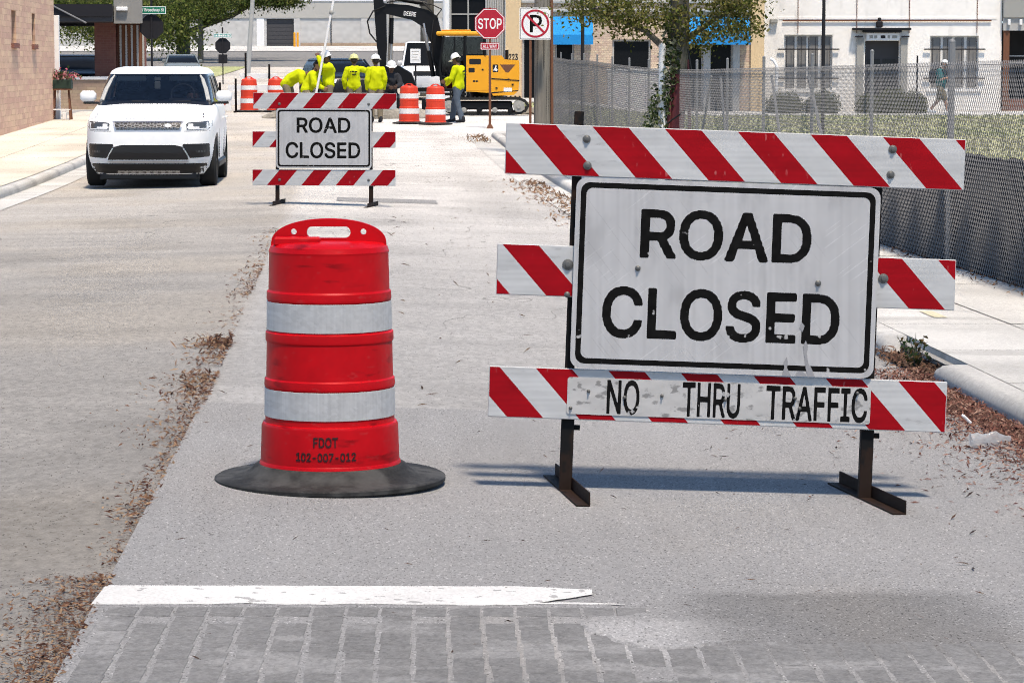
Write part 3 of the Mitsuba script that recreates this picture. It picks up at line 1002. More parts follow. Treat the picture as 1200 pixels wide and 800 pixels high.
def big_drum(loc):
    d = thing('traffic_drum', 'large worn red drum with two silver bands on a black rubber ring', 'traffic drum', 'striped traffic drums')
    X, Y, Z = loc
    T_ = lambda m: mv(m, X, Y, Z)
    body = [(1e-4, .045), (.287, .045), (.290, .066), (.284, .088), (.281, .092), (.276, .235), (.270, .247), (.262, .249), (.2605, .270), (.2588, .390), (.2625, .392), (.264, .400), (.262, .424), (.256, .430), (.2535, .572), (.2575, .576), (.2590, .584), (.2575, .612), (.2500, .617), (.2485, .620), (.2468, .738), (.2505, .741), (.2520, .749), (.2505, .774), (.2450, .780), (.2440, .784), (.2400, .925), (.2420, .935), (.2350, .955), (.2150, .968), (.15, .974), (1e-4, .976)]
    bm_ = lathe(body, 96)
    bv = bm_.vertices
    an_ = np.arctan2(bv[:, 0], -bv[:, 1])
    k_ = 1 + .010 * sst(.25, .45, bv[:, 2]) * (meshkit.fbm(np.stack([np.sin(an_) * 2.2, np.cos(an_) * 2.2, bv[:, 2] * 5], 1), 3, 4) - .5) * 2
    bv[:, :2] *= k_[:, None]
    part(d, 'body', T_(TM(bv, bm_.faces)), 'm_drum', smooth=28)
    for z0, z1, r0, r1 in ((.274, .387, .2605, .2588), (.622, .736, .2487, .2468)):
        part(d, 'reflective_band', T_(lathe([(r0 + .0030, z0), (r0 + .0044, z0 + .001), (r1 + .0044, z1 - .001), (r1 + .0030, z1)], 96)), 'm_band', smooth=28)
    h = extxz(drum_handle(.232, 0), -.014, .014)
    part(d, 'handle', T_(mv(h, 0, 0, .925)), 'm_drum')
    # raised moulding step on top
    st = cat(bx(-.215, -.03, -.10, -.03, .96, .994, .006))
    part(d, 'moulding', T_(st), 'm_drum')
    ring = [(.12, .0), (.462, .0), (.468, .006), (.468, .020), (.458, .026), (.42, .028), (.36, .036), (.325, .052), (.305, .072), (.292, .078), (.27, .078), (.12, .078)]
    part(d, 'base_ring', T_(lathe(ring + [ring[0]], 96)), 'm_rubber', smooth=30)
    for txt, w, h_, z in (('FDOT', .098, .040, .193), ('102-007-012', .245, .034, .134)):
        m = lettering(txt, w, h_, .004)
        v = m.vertices.copy()
        rr = .2835 - (z - .092) * .0318
        R_ = rr + .0004 - (v[:, 2]) * .03 - np.where(v[:, 1] < -.002, -.0006, .002)
        an = v[:, 0] / rr
        v = np.stack([R_ * np.sin(an), -R_ * np.cos(an), v[:, 2] + z], 1)
        part(d, 'stencil', T_(TM(v, m.faces)), 'm_ink')
    return d


def c_band(p, n, uv):
    cell = voronoi(p.x * 60 + p.y * 30, p.z * 80)
    d = fbm(p.x * 20, p.y * 20, p.z * 30, octaves=3)
    st = noise(p.x * 150, p.y * 150, p.z * 2)
    v = .40 * (.80 + .22 * d + .18 * st) * (.93 + .12 * cell[2])
    return mi.Color3f(v * .99, v, v * 1.005)


mat('m_band', P(c_band), .38, spec=.6)
big_drum((-.738, 11.33, float(zg(-.738, 11.33)) + .012))


def small_drum(X, Y, label, yaw=0, dark=False):
    d = thing('traffic_drum', label, 'traffic drum', 'striped traffic drums')
    Z = float(zg(X, Y)) + .01
    body = [(1e-4, .05), (.285, .05), (.285, .07), (.272, .08), (.268, .24), (.262, .25), (.258, .40), (.264, .41), (.258, .44), (.25, .45), (.248, .60), (.255, .61), (.25, .64), (.246, .80), (.242, .83), (.23, .95), (.20, .985), (.1, 1.0), (1e-4, 1.0)]
    T_ = lambda m: mv(rot(m, yaw, [0, 0, 1]), X, Y, Z)
    part(d, 'body', T_(lathe(body, 32)), 'm_drumfar', smooth=30)
    for z0, z1, r in ((.255, .395, .2635), (.455, .595, .2525), (.66, .79, .2502)):
        if z0 == .455:
            continue
        part(d, 'reflective_band', T_(lathe([(r, z0), (r + .003, z0 + .002), (r + .001, z1 - .002), (r - .003, z1)], 32)), 'm_print', smooth=30)
    p = Polygon([(-.20, 0), (-.06, .10), (.06, .10), (.20, 0)]).difference(rrect(-.05, .05, .03, .075, .02))
    part(d, 'handle', T_(mv(extxz(p, -.015, .015), 0, 0, .96)), 'm_drumfar')
    part(d, 'base_ring', T_(lathe([(.1, 0), (.45, 0), (.45, .025), (.31, .05), (.1, .055), (.1, 0)], 32)), 'm_rubber', smooth=30)


small_drum(-2.74, 75.3, 'orange and white traffic drum, left one of the pair in front of the excavator')
small_drum(-2.02, 74.6, 'orange and white traffic drum beside the worker in jeans')
small_drum(-8.00, 86.0, 'orange and white traffic drum farthest left, beside the white barrier boards')
small_drum(-7.18, 86.0, 'orange and white traffic drum partly hidden behind the distant road closed barricade')


# white barrier boards seen from behind, and a striped end board beside them
def white_barrier(label, X0, X1, Y, posts, rails):
    b = thing('road_barricade', label, 'barricade')
    z = float(zg((X0 + X1) / 2, Y))
    for (z0, z1, a, c) in rails:
        part(b, 'rail', bx(a, c, Y, Y + .04, z + z0, z + z1, .004), 'm_print')
    for x, t in posts:
        part(b, 'post', bx(x - .03, x + .03, Y - .055, Y - .002, z + .01, z + t, .004), 'm_steel')
        part(b, 'foot', bx(x - .03, x + .03, Y - .5, Y + .45, z + .004, z + .045, .004), 'm_steel')
    return b


white_barrier('white barrier boards on thin posts behind the two far left drums', -8.50, -7.30, 88.0, [(-8.28, 1.78), (-7.55, 1.42)], [(.98, 1.14, -8.48, -7.30), (.58, .78, -8.84, -7.3), (.16, .36, -8.84, -7.3)])
b = white_barrier('low white barrier board with a red striped panel beside the far left drum', -8.9, -8.35, 85.6, [(-8.36, 1.02), (-8.84, .9)], [(.42, .62, -8.9, -8.33), (.05, .38, -9.0, -8.5)])
z = float(zg(-8.7, 85.6))
q = Polygon([(-9.0, z + .1), (-8.9, z + .05), (-8.6, z + .3), (-8.72, z + .36)])
part(b, 'stripe', extxz(q, 85.592, 85.598), 'm_redfar' if 'm_redfar' in scene else 'm_drumfar')

# ================================================================ BUILDINGS
def fb(x0, x1, z0, z1, Y, d, c=0.0):
    return bx(x0, x1, Y, Y + d, z0, z1, c)


# --- left brick building with slit windows (a wall along the sidewalk)
def along_wall(Y0, Y1, z0, z1, t0, t1, a=-7.85):
    """slab following the sidewalk's back edge: Y range, z range, offset range towards the street"""
    v = []
    for Y in (Y0, Y1):
        for t in (t0, t1):
            for z in (z0, z1):
                v.append((rx(a + t, Y), Y, z))
    return trimesh.convex.convex_hull(np.array(v))


lb = thing('brick_building', 'tan brick building at the left edge with two narrow slit windows', 'building')
zz = -.2
wins = [(65.6, 66.5), (69.8, 70.5)]
segs, y = [], 44.0
for (w0, w1) in wins:
    segs.append(along_wall(y, w0, zz, 5.2, -.35, 0))
    segs.append(along_wall(w0, w1, zz, 2.20, -.35, 0))
    segs.append(along_wall(w0, w1, 2.96, 5.2, -.35, 0))
    y = w1
segs.append(along_wall(y, 75.0, zz, 5.2, -.35, 0))
part(lb, 'wall', cat(segs + [fb(-22, rx(-7.87, 75) - .02, zz, 5.2, 74.70, .29), fb(-22, rx(-7.87, 44), zz, 5.2, 44.3, .3)]), 'm_brick')
part(lb, 'roof', along_wall(43.9, 75.1, 5.2, 5.36, -9, .06), 'm_grey')
for (w0, w1) in wins:
    w = part(lb, 'window', along_wall(w0 + .02, w1 - .02, 2.2, 2.95, -.2, -.17), 'm_pane')
    part(w, 'frame', cat(along_wall(w0, w0 + .05, 2.2, 2.96, -.17, -.12), along_wall(w1 - .05, w1, 2.2, 2.96, -.17, -.12), along_wall(w0 + .05, w1 - .05, 2.90, 2.96, -.17, -.12)), 'm_rust')
    part(w, 'sill', along_wall(w0 - .1, w1 + .1, 2.08, 2.2, -.16, .07), 'm_brickb', label='projecting red brick sill')
Yc = 75.0
part(lb, 'door_frame', fb(rx(-7.85, Yc) - .10, rx(-7.85, Yc) + .12, .0, 3.0, Yc + .02, .14, .005), 'm_print')
w = part(lb, 'side_window', fb(rx(-7.85, Yc) - .34, rx(-7.85, Yc) - .10, 1.2, 2.95, Yc - .34, .03), 'm_pane')

def hullpoly(pts, z0, z1):
    m = trimesh.creation.extrude_polygon(Polygon(pts), z1 - z0, engine='earcut')
    return m.vertices + np.array([0, 0, z0]), m.faces


# --- canopy building with brick piers, batten panels and a low planter wall
cb = thing('canopy_building', 'brick building with a dark flat canopy, brick pier and ribbed brown panels', 'building')
part(cb, 'canopy', bx(-16.5, -12.42, 88.0, 99, 3.02, 3.52, .01), 'm_darkgrey')
part(cb, 'fascia', bx(-16.5, -12.40, 87.9, 88.0, 3.18, 3.56), 'm_stopback')
part(cb, 'canopy_brace', rod((-14.45, 87.85, 3.62), (-13.2, 87.85, 2.98), .025, 6), 'm_galv')
part(cb, 'roof', TM(*hullpoly([(-12.39, 88.2), (-11.5, 88.2), (-13.6, 101), (-14.2, 101)], 2.98, 3.75)), 'm_stone')
part(cb, 'security_light', cat(bx(-12.30, -11.95, 88.05, 88.2, 3.36, 3.48, .02)), 'm_print')
part(cb, 'pier', bx(-13.27, -12.62, 90, 90.7, .1, 3.02), 'm_brickb')
part(cb, 'wall', bx(-12.61, -11.70, 90.3, 90.6, .1, 2.975), 'm_brickb')
pn = part(cb, 'ribbed_panel', bx(-12.55, -11.72, 90.24, 90.295, .2, 2.97), 'm_rust')
for k in range(5):
    part(pn, 'batten', bx(-12.5 + k * .18, -12.44 + k * .18, 90.19, 90.236, .2, 2.95, .004), 'm_trim')
part(cb, 'wall', TM(*hullpoly([(-11.9, 90.62), (-11.72, 90.62), (-13.5, 100.8), (-13.7, 100.8)], .1, 2.975)), 'm_brickb')
part(cb, 'wall', bx(-16.4, -16.2, 90.2, 101, .1, 3.02), 'm_brickb')
lw = thing('planter_wall', 'low tan block wall with a white cap below the canopy', 'wall')
part(lw, 'blockwork', bx(-14.9, -12.3, 88.8, 89.2, -.1, 1.22), 'm_tanblock')
part(lw, 'cap', bx(-14.95, -12.25, 88.74, 89.26, 1.223, 1.32, .01), 'm_print')

# flower box on a wooden stand
fx, fy = -11.88, 74.6
zf = float(zg(fx, fy)) + .13
ps = thing('plant_stand', 'dark wooden plant stand at the corner of the tan brick building', 'stand')
for dx in (-.2, .2):
    part(ps, 'leg', tube([(fx + dx * 1.15, fy - .12, zf), (fx + dx * .9, fy, zf + .78)], [.028, .024], 5), 'm_rust')
    part(ps, 'leg', tube([(fx + dx * 1.15, fy + .16, zf), (fx + dx * .9, fy + .04, zf + .78)], [.028, .024], 5), 'm_rust')
part(ps, 'shelf', bx(fx - .22, fx + .22, fy - .12, fy + .14, zf + .25, zf + .28), 'm_print')
part(ps, 'top', bx(fx - .25, fx + .25, fy - .16, fy + .18, zf + .78, zf + .81), 'm_rust')
fbx = thing('flower_box', 'dark green flower box full of pink flowers on the plant stand', 'flower box')
part(fbx, 'box', bx(fx - .27, fx + .27, fy - .17, fy + .18, zf + .812, zf + 1.06, .015), 'm_darkgreen' if 'm_darkgreen' in scene else 'm_carblack')
r = np.random.default_rng(8)
pp = np.stack([r.normal(fx, .22, 420), r.normal(fy, .12, 420), zf + 1.08 + np.abs(r.normal(0, .10, 420))], 1)
pp[:, 0] = np.clip(pp[:, 0], fx - .5, fx + .5)
m, c = leaves(pp[:240], .07, 1, ((.60, .22, .24), (.70, .40, .38), (.5, .12, .18)), asp=.9)
part(fbx, 'flowers', m, 'm_leaf', color=c, kind='stuff')
m, c = leaves(pp[240:], .08, 2, ((.05, .09, .03), (.07, .11, .04)), asp=.7)
part(fbx, 'foliage', m, 'm_leaf', color=c, kind='stuff')
solo('cabinet', bx(fx + .02, fx + .12, fy - .1, fy + .02, zf + .012, zf + .2, .01), 'm_print', 'small white box standing on the sidewalk under the plant stand', 'box')

# --- long white block building in the far background
wb = thing('warehouse', 'long pale block warehouse with a dark roll-up door behind the trees', 'building')
Yb, zb = 232.0, 2.9
part(wb, 'wall', wallpoly(-75, -1.5, zb - .5, 6.8, [(-20.1, zb + .08, -17.85, 5.36)], Yb, .4), 'm_block')
part(wb, 'wall', bx(-20.9, -20.3, Yb - .06, Yb - .003, zb - .3, 5.45), 'm_print')
d = part(wb, 'roll_up_door', bx(-20.1, -17.85, Yb + .16, Yb + .22, zb, 5.36), 'm_darkgrey')
for k in range(7):
    part(d, 'slat', bx(-20.08, -17.87, Yb + .12, Yb + .158, zb + .12 + k * .33, zb + .42 + k * .33, .01), 'm_darkgrey')
for x in (-17.6, -12.1, -6.0):
    part(wb, 'pilaster', bx(x - .25, x + .25, Yb - .14, Yb - .003, zb - .5, 5.42), 'm_block')
part(wb, 'upper_band', bx(-75, -1.6, Yb - .12, Yb - .003, 5.45, 6.8), 'm_stone2')
part(wb, 'coping', bx(-75, -1.4, Yb - .2, Yb + .5, 6.805, 7.5), 'm_print')
part(wb, 'plinth', bx(-17.3, -1.5, Yb - .22, Yb - .145, zb - .5, 3.42), 'm_tanblock')
part(wb, 'conduit', rod((-14.8, Yb - .2, 3.2), (-14.8, Yb - .2, 5.6), .05, 5), 'm_darkgrey')
part(wb, 'roof', bx(-75, -1.5, Yb + .41, Yb + 30, 6.0, 6.3), 'm_grey')
for k, x in enumerate((-17.05, -16.8)):
    zq = float(zg(x, 222))
    solo('bollard', cat(rod((x, 222, zq), (x, 222, zq + 1.1), .09, 10), mv(trimesh.creation.icosphere(1, .09), x, 222, zq + 1.1)), 'm_yellow',
         ('left' if k == 0 else 'right') + ' yellow bollard beside the dark roll-up door', 'bollard', 'bollards by the warehouse door', smooth=40)

# --- row of shopfronts across the cross street
YB = 105.0
st = thing('grey_shopfront', 'grey ribbed shopfront behind the excavator with dark upper windows', 'building')
part(st, 'wall', wallpoly(-2.4, -.25, -.3, 5.2, [(-2.25, 2.8, -1.0, 4.3), (-2.25, .1, -1.2, 2.4)], YB + .1, .25), 'm_siding')
for k in range(9):
    part(st, 'rib', bx(-.98 + k * .085, -.93 + k * .085, YB + .05, YB + .097, -.2, 5.1), 'm_grey')
for (x0, z0, x1, z1) in ((-2.25, 2.8, -1.0, 4.3), (-2.25, .1, -1.2, 2.4)):
    w = part(st, 'window', bx(x0, x1, YB + .24, YB + .26, z0, z1), 'm_pane')
    part(w, 'frame', cat(bx(x0, x1, YB + .2, YB + .237, z0, z0 + .06), bx(x0, x1, YB + .2, YB + .237, (z0 + z1) / 2 - .03, (z0 + z1) / 2 + .03), bx((x0 + x1) / 2 - .03, (x0 + x1) / 2 + .03, YB + .195, YB + .2355, z0, z1)), 'm_siding')
part(st, 'roof', bx(-2.4, -.25, YB + .36, YB + 12, 5.0, 5.2), 'm_grey')
part(st, 'wall', bx(-2.4, -2.2, YB + .36, YB + 12, -.3, 5.0), 'm_siding')

sf = thing('brick_shopfront', 'cream brick shopfront with two blue awnings across the street', 'building')
openings = [(.38, -.1, 1.35, 2.75), (1.6, .6, 2.3, 2.6), (3.72, 1.5, 5.15, 2.62), (5.9, .1, 7.1, 2.6), (7.30, -.1, 8.2, 2.65)]
part(sf, 'wall', wallpoly(-.24, 9.35, -.3, 5.2, openings, YB, .3), 'm_creambrick')
part(sf, 'pilaster', bx(-.24, .33, YB - .16, YB - .003, -.3, 5.2), 'm_beige', label='beige end pilaster carrying the number 223')
part(sf, 'pilaster', bx(8.85, 9.34, YB - .16, YB - .003, -.3, 5.2), 'm_beige')
part(sf, 'house_number', mv(lettering('223', .34, .24, .02), .05, YB - .163, 1.97), 'm_stopback')
for z in (3.62, 3.95, 4.3):
    part(sf, 'cornice', bx(.34, 8.84, YB - .12, YB - .004, z, z + .12, .02), 'm_trim')
for (x0, x1) in ((1.38, 2.98), (6.1, 8.75)):
    q = Polygon([(0, 3.45), (-.15, 3.45), (-.95, 2.78), (-.95, 2.55), (0, 2.55)])
    m = trimesh.creation.extrude_polygon(q, x1 - x0, engine='earcut')
    v = m.vertices
    m = TM(np.stack([v[:, 2] + x0, YB - .17 + v[:, 0], v[:, 1]], 1), m.faces)
    aw = part(sf, 'awning', m, 'm_blue', label='bright blue awning')
    part(aw, 'valance', bx(x0 + .005, x1 - .005, YB - 1.135, YB - 1.123, 2.42, 2.62), 'm_blue')
for i, (x0, z0, x1, z1) in enumerate(openings):
    w = part(sf, 'door' if i in (0, 4) else 'window', bx(x0, x1, YB + .2, YB + .23, z0, z1), 'm_pane')
    part(w, 'frame', cat(bx(x0, x0 + .07, YB + .13, YB + .197, z0, z1), bx(x1 - .07, x1, YB + .13, YB + .197, z0, z1), bx(x0 + .07, x1 - .07, YB + .13, YB + .197, z1 - .07, z1)), 'm_grey')
part(sf, 'painted_wall', bx(3.55, 5.6, YB - .05, YB - .003, -.3, 1.46), 'm_whitebrick', label='white painted brick apron below the dark window')
part(sf, 'sill', bx(3.5, 5.65, YB - .10, YB + .1, 1.463, 1.53, .01), 'm_print')
for x in (7.22, 8.30):
    part(sf, 'column', bx(x - .13, x + .13, YB - .3, YB - .06, -.2, 2.6, .02), 'm_grey')
part(sf, 'roof', bx(-.24, 9.35, YB + .31, YB + 12, 5.0, 5.2), 'm_grey')

YC = 110.0
wf = thing('white_building', 'white stucco building with barred shuttered windows and a dark doorway', 'building')
wn = [(10.57, .72, 12.45, 2.84), (16.24, .74, 18.13, 2.80)]
dr_ = (13.72, -.1, 15.06, 2.60)
part(wf, 'wall', wallpoly(9.42, 19.02, -.4, 5.6, wn + [dr_], YC, .35), 'm_stucco')
part(wf, 'wall', cat(bx(9.42, 9.72, YC + .353, YC + 12, -.4, 5.6), bx(18.72, 19.02, YC + .353, YC + 12, -.4, 5.6)), 'm_stucco')
part(wf, 'roof', bx(9.42, 19.02, YC + .36, YC + 12, 5.4, 5.6), 'm_grey')
for (x0, z0, x1, z1) in wn:
    w = part(wf, 'window', bx(x0, x1, YC + .24, YC + .26, z0, z1), 'm_print')
    pw = (x1 - x0 - .5) / 4
    for k in range(4):
        xa = x0 + .08 + k * (pw + .115)
        p_ = part(w, 'shutter', bx(xa, xa + pw, YC + .19, YC + .235, z0 + .06, z1 - .06), 'm_curtain')
    part(w, 'sill', bx(x0 - .12, x1 + .12, YC - .08, YC + .18, z0 - .10, z0 - .002, .01), 'm_print')
    for z in (2.28, 1.16):
        part(w, 'security_bar', bx(x0 - .25, x1 + .25, YC - .14, YC - .08, z - .025, z + .025), 'm_stopback')
    for x in np.linspace(x0 + .1, x1 - .1, 7):
        part(w, 'bar', bx(x - .012, x + .012, YC - .075, YC - .055, z0 + .1, z1 - .1), 'm_stopback')
d = part(wf, 'door', bx(dr_[0], dr_[2], YC + .28, YC + .32, -.1, 2.6), 'm_darkgrey')
part(d, 'panel', cat(bx(13.85, 14.34, YC + .25, YC + .277, .3, 1.9), bx(14.44, 14.93, YC + .25, YC + .277, .3, 1.9)), 'm_carblack')
for x in (13.52, 15.22):
    part(wf, 'door_pilaster', bx(x - .13, x + .13, YC - .16, YC - .003, -.2, 2.72), 'm_siding')
part(wf, 'door_hood', cat(bx(13.2, 15.45, YC - .4, YC - .004, 3.02, 3.10, .01), bx(13.6, 15.1, YC - .3, YC - .004, 2.93, 3.018), bx(13.3, 13.6, YC - .3, YC - .17, 2.74, 2.80), bx(15.1, 15.4, YC - .3, YC - .17, 2.74, 2.80)), 'm_stopback')
bn = part(wf, 'sign_board', bx(13.75, 15.03, YC - .17, YC - .12, 2.62, 2.90), 'm_print', label='white name board over the dark doorway')
for k, (x0, x1) in enumerate(((13.86, 14.0), (14.04, 14.16), (14.3, 14.48), (14.56, 14.66), (14.74, 14.94))):
    part(bn, 'faded_letter', bx(x0, x1, YC - .176, YC - .1715, 2.70, 2.82), 'm_siding' if k != 2 else 'm_stopback')
ln = part(wf, 'lantern', cat(bx(14.12, 14.36, YC - .3, YC - .06, 3.12, 3.36, .03), bx(14.18, 14.30, YC - .25, YC - .12, 3.362, 3.5, .03)), 'm_stopback')
part(wf, 'pipe', bx(10.5, 18.6, YC - .09, YC - .05, 3.36, 3.41), 'm_rust')
for x in (11.1, 13.38, 15.42, 18.05):
    part(wf, 'wire', bx(x - .012, x + .012, YC - .05, YC - .026, 2.9, 5.5), 'm_rust')
part(wf, 'wall_lamp', bx(10.0, 10.3, YC - .22, YC - .003, 3.28, 3.46, .03), 'm_siding')
part(wf, 'moulding', bx(10.35, 18.8, YC - .03, YC - .003, 3.44, 3.52), 'm_stucco')

cp = thing('carport', 'dark open carport with a grey roof at the right edge of the white building', 'carport')
part(cp, 'roof', bx(19.05, 27, YC - .3, YC + 9, 3.5, 4.9), 'm_siding')
part(cp, 'beam', bx(19.05, 27, YC - .2, YC - .02, 3.0, 3.48), 'm_grey')
for k in range(14):
    part(cp, 'rafter_end', bx(19.2 + k * .45, 19.3 + k * .45, YC - .34, YC - .21, 3.22, 3.44), 'm_print')
part(cp, 'wall', bx(19.05, 27, YC + 8, YC + 8.3, -.2, 3.4), 'm_darkgrey')
part(cp, 'post', bx(19.08, 19.3, YC - .15, YC + .05, -.2, 3.0), 'm_rust')
part(cp, 'kerb_wall', bx(19.32, 27, YC + .2, YC + .5, -.2, .35), 'm_brickb')
for z in (1.75, 2.0):
    part(cp, 'rail', bx(19.32, 27, YC + .3, YC + .36, z, z + .05), 'm_grey')
solo('drain_pipe', tube([(9.75, 104.2, -.1), (9.75, 104.2, 1.65), (9.62, 104.2, 1.85), (9.5, 104.2, 1.9)], .06, 8), 'm_print', 'short white pipe standing by the corner of the white building', 'pipe', smooth=True)

# ================================================================ FENCE
AF = 5.1
fn = thing('chain_link_fence', 'long grey chain link fence beside the right sidewalk, running away to the crossing', 'fence')
F0, F1, FH = 17.5, 76.0, 1.80


def fpt(Y, h, t=0.0):
    X = rx(AF + t, Y)
    return np.array([X, Y, float(zg(X, Y)) + .05 * (1 - float(sst(60, 66, Y))) + h])


def wires():
    s = .072
    L = F1 - F0
    V, F = [], []
    k = 0
    starts = np.arange(-FH, L, s)
    for sg in (1, -1):
        for s0 in starts:
            ta, tb = max(0, s0), min(L, s0 + FH)
            if tb - ta < .02:
                continue
            ha, hb = ta - s0, tb - s0
            if sg < 0:
                ha, hb = FH - ha, FH - hb
            A, B = (rx(AF, F0 + ta), F0 + ta, ha), (rx(AF, F0 + tb), F0 + tb, hb)
            rr = .0020
            for (x, y, h), b in ((A, 0), (B, 1)):
                z = float(zg(x, y)) + .05 * (1 - float(sst(60, 66, y))) + h
                o = sg * .002
                V += [(x - rr + o, y, z), (x + rr + o, y, z + rr), (x + rr + o, y, z - rr)]
            for j in range(3):
                m = (j + 1) % 3
                F += [[k + j, k + m, k + 3 + m], [k + j, k + 3 + m, k + 3 + j]]
            k += 6
    return TM(V, F)


part(fn, 'chain_link_mesh', wires(), 'm_wire', kind='stuff')
for Y in [17.6, 20.7, 24.2, 27.9, 31.5, 35.2, 38.6, 42.0, 45.4, 48.8, 52.2, 55.6, 59.0, 62.4, 65.8, 69.2, 72.6, 75.9]:
    big = abs(Y - 24.2) < .01
    p0, p1 = fpt(Y, -.1, .04), fpt(Y, 1.93 if not big else 1.97, .04)
    pk = part(fn, 'post', rod(p0, p1, .030 if big else .019, 8), 'm_galv', smooth=40)
    part(pk, 'cap', mv(trimesh.creation.icosphere(1, .031 if big else .021), *p1), 'm_galv', smooth=True)
for (h) in (.06, 1.77):
    part(fn, 'tension_wire', tube([fpt(Y, h, .008) for Y in np.linspace(F0, F1, 60)], .0035, 4), 'm_wire')
for (Y, dY) in ((29.5, 2.3), (33.0, 1.6), (57.0, 3.0), (42.4, -2.0), (38.2, 1.2)):
    part(fn, 'brace', rod(fpt(Y, .02, .05), fpt(Y + dY, 1.7, .05), .018, 6), 'm_galv')
# black mesh screen tied to the lower half of the near end
def screen():
    Ys = np.linspace(F0, 33.0, 90)
    hs = [.0, .35, .7, 1.03]
    V = []
    for Y in Ys:
        for h in hs:
            sag = .010 * math.sin(Y * 4.1) * (h > 1) - .012 * math.cos(Y * 11)
            V.append(fpt(Y, h + (sag if h > 1 else 0), .075 + .02 * math.sin(Y * 6 + h * 4)))
    n = len(hs)
    F = []
    for i in range(len(Ys) - 1):
        for j in range(n - 1):
            F += [[i * n + j, i * n + j + 1, (i + 1) * n + j + 1], [i * n + j, (i + 1) * n + j + 1, (i + 1) * n + j]]
    return TM(V, F)


solo('windscreen', screen(), 'm_screen', 'black mesh screen tied behind the lower half of the near chain link fence', 'fence screen', smooth=True)

# ================================================================ TREES AND PLANTS
def cluster(center, rad, n, seed, shell=.75, subs=9):
    """leaf positions in uneven clumps with gaps between them"""
    r = np.random.default_rng(seed)
    c = np.array(center)
    d = r.normal(0, 1, (subs, 3))
    d /= np.linalg.norm(d, axis=1, keepdims=True)
    cc = c + d * np.array(rad) * r.uniform(.35, 1.0, (subs, 1))
    k = r.integers(0, subs, n)
    sd = r.uniform(.18, .42, subs)
    return cc[k] + r.normal(0, 1, (n, 3)) * np.array(rad) * sd[k][:, None]


# big oak and its neighbours behind the canopy building
def oak(name, label, loc, trunk_r, h0, limbs, crowns, n, size, seed, cols, group=None):
    t = thing(name, label, 'tree', group)
    X, Y = loc
    z = float(zg(X, Y))
    part(t, 'trunk', tube([(X, Y, z - .2), (X + .05, Y, z + h0 * .5), (X, Y, z + h0)], [trunk_r * 1.25, trunk_r, trunk_r * .9], 12), 'm_bark', smooth=True)
    for lb_ in limbs:
        pts = [np.array(p) + np.array([X, Y, z]) for p, _ in lb_]
        part(t, 'limb', tube(pts, [q for _, q in lb_], 8), 'm_bark', smooth=True)
    pos = np.vstack([cluster(np.array(c) + np.array([X, Y, z]), rd, int(n * f), seed + i, subs=sb) for i, (c, rd, f, sb) in enumerate(crowns)])
    m, c = leaves(pos, size, seed, cols, jit=.45)
    part(t, 'crown', m, 'm_leaf', color=c, kind='stuff')


OC = ((.085, .12, .03), (.15, .19, .045), (.05, .075, .025), (.21, .22, .07), (.08, .10, .045))
oak('oak_tree', 'large live oak with thick grey trunk and long low limb behind the sedan', (-21.5, 185), .40, 4.0,
    [[((0, 0, 1.6), .26), ((1.6, -1, 2.3), .2), ((3.5, -2, 2.9), .17), ((5.5, -3, 4.0), .12), ((7.5, -3, 4.6), .07)],
     [((0, 0, 3.6), .3), ((-2, -1, 5.5), .2), ((-4.5, -2, 7), .1)],
     [((0, 0, 3.6), .3), ((1, 1, 6), .2), ((3, 0, 9), .1)]],
    [((0, -1.8, 4.0), (3.2, 2, 1.0), .26, 26), ((4.6, -3.2, 4.0), (2.4, 1.5, .8), .16, 16), ((-3.6, -2, 3.2), (2.8, 2, 1.5), .22, 20), ((1, 0, 6.5), (6, 4, 2.2), .22, 22), ((6.6, -3, 4.0), (1.6, 1, .6), .06, 9), ((-1.8, -2.5, 2.7), (1.5, 1.0, .8), .06, 8), ((2.0, -2.5, 2.9), (1.0, .8, .5), .03, 6)], 42000, .20, 41, OC)
oak('oak_tree', 'slender dark tree standing to the right of the large oak', (-19.6, 178), .16, 3.4,
    [[((0, 0, 1.2), .12), ((-.8, 0, 2.2), .1), ((-1.6, 0, 3.4), .06)], [((0, 0, .2), .10), ((-.7, 0, -.2), .06), ((-1.1, 0, -.6), .04)]],
    [((0, 0, 3.5), (1.9, 1.5, .9), 1, 14)], 5200, .18, 61, OC)
oak('oak_tree', 'dark dense tree seen under the left canopy', (-18.3, 125), .16, 2.0,
    [[((0, 0, 1.6), .12), ((.8, -.5, 2.6), .07)]],
    [((0, 0, 2.9), (2.2, 1.6, 1.2), .6, 14), ((2.2, -1, 2.8), (1.6, 1.2, .9), .25, 9), ((0, 0, 4.8), (3.5, 2, 1.6), .25, 12)], 7500, .15, 71, OC)
oak('oak_tree', 'broad green tree rising behind the left canopy building', (-27.5, 165), .3, 3.0,
    [[((0, 0, 2.6), .22), ((2, -1, 4.2), .14), ((4, -1, 5.6), .08)]],
    [((0, 0, 4.0), (4.5, 3, 2.2), .5, 22), ((4.5, -1, 3.6), (2.6, 2, 1.6), .3, 14), ((7.4, 0, 2.6), (2.0, 1.5, 1.4), .2, 12)], 24000, .20, 81, OC)
# foliage-covered bank of trees behind the warehouse end is left to the sky

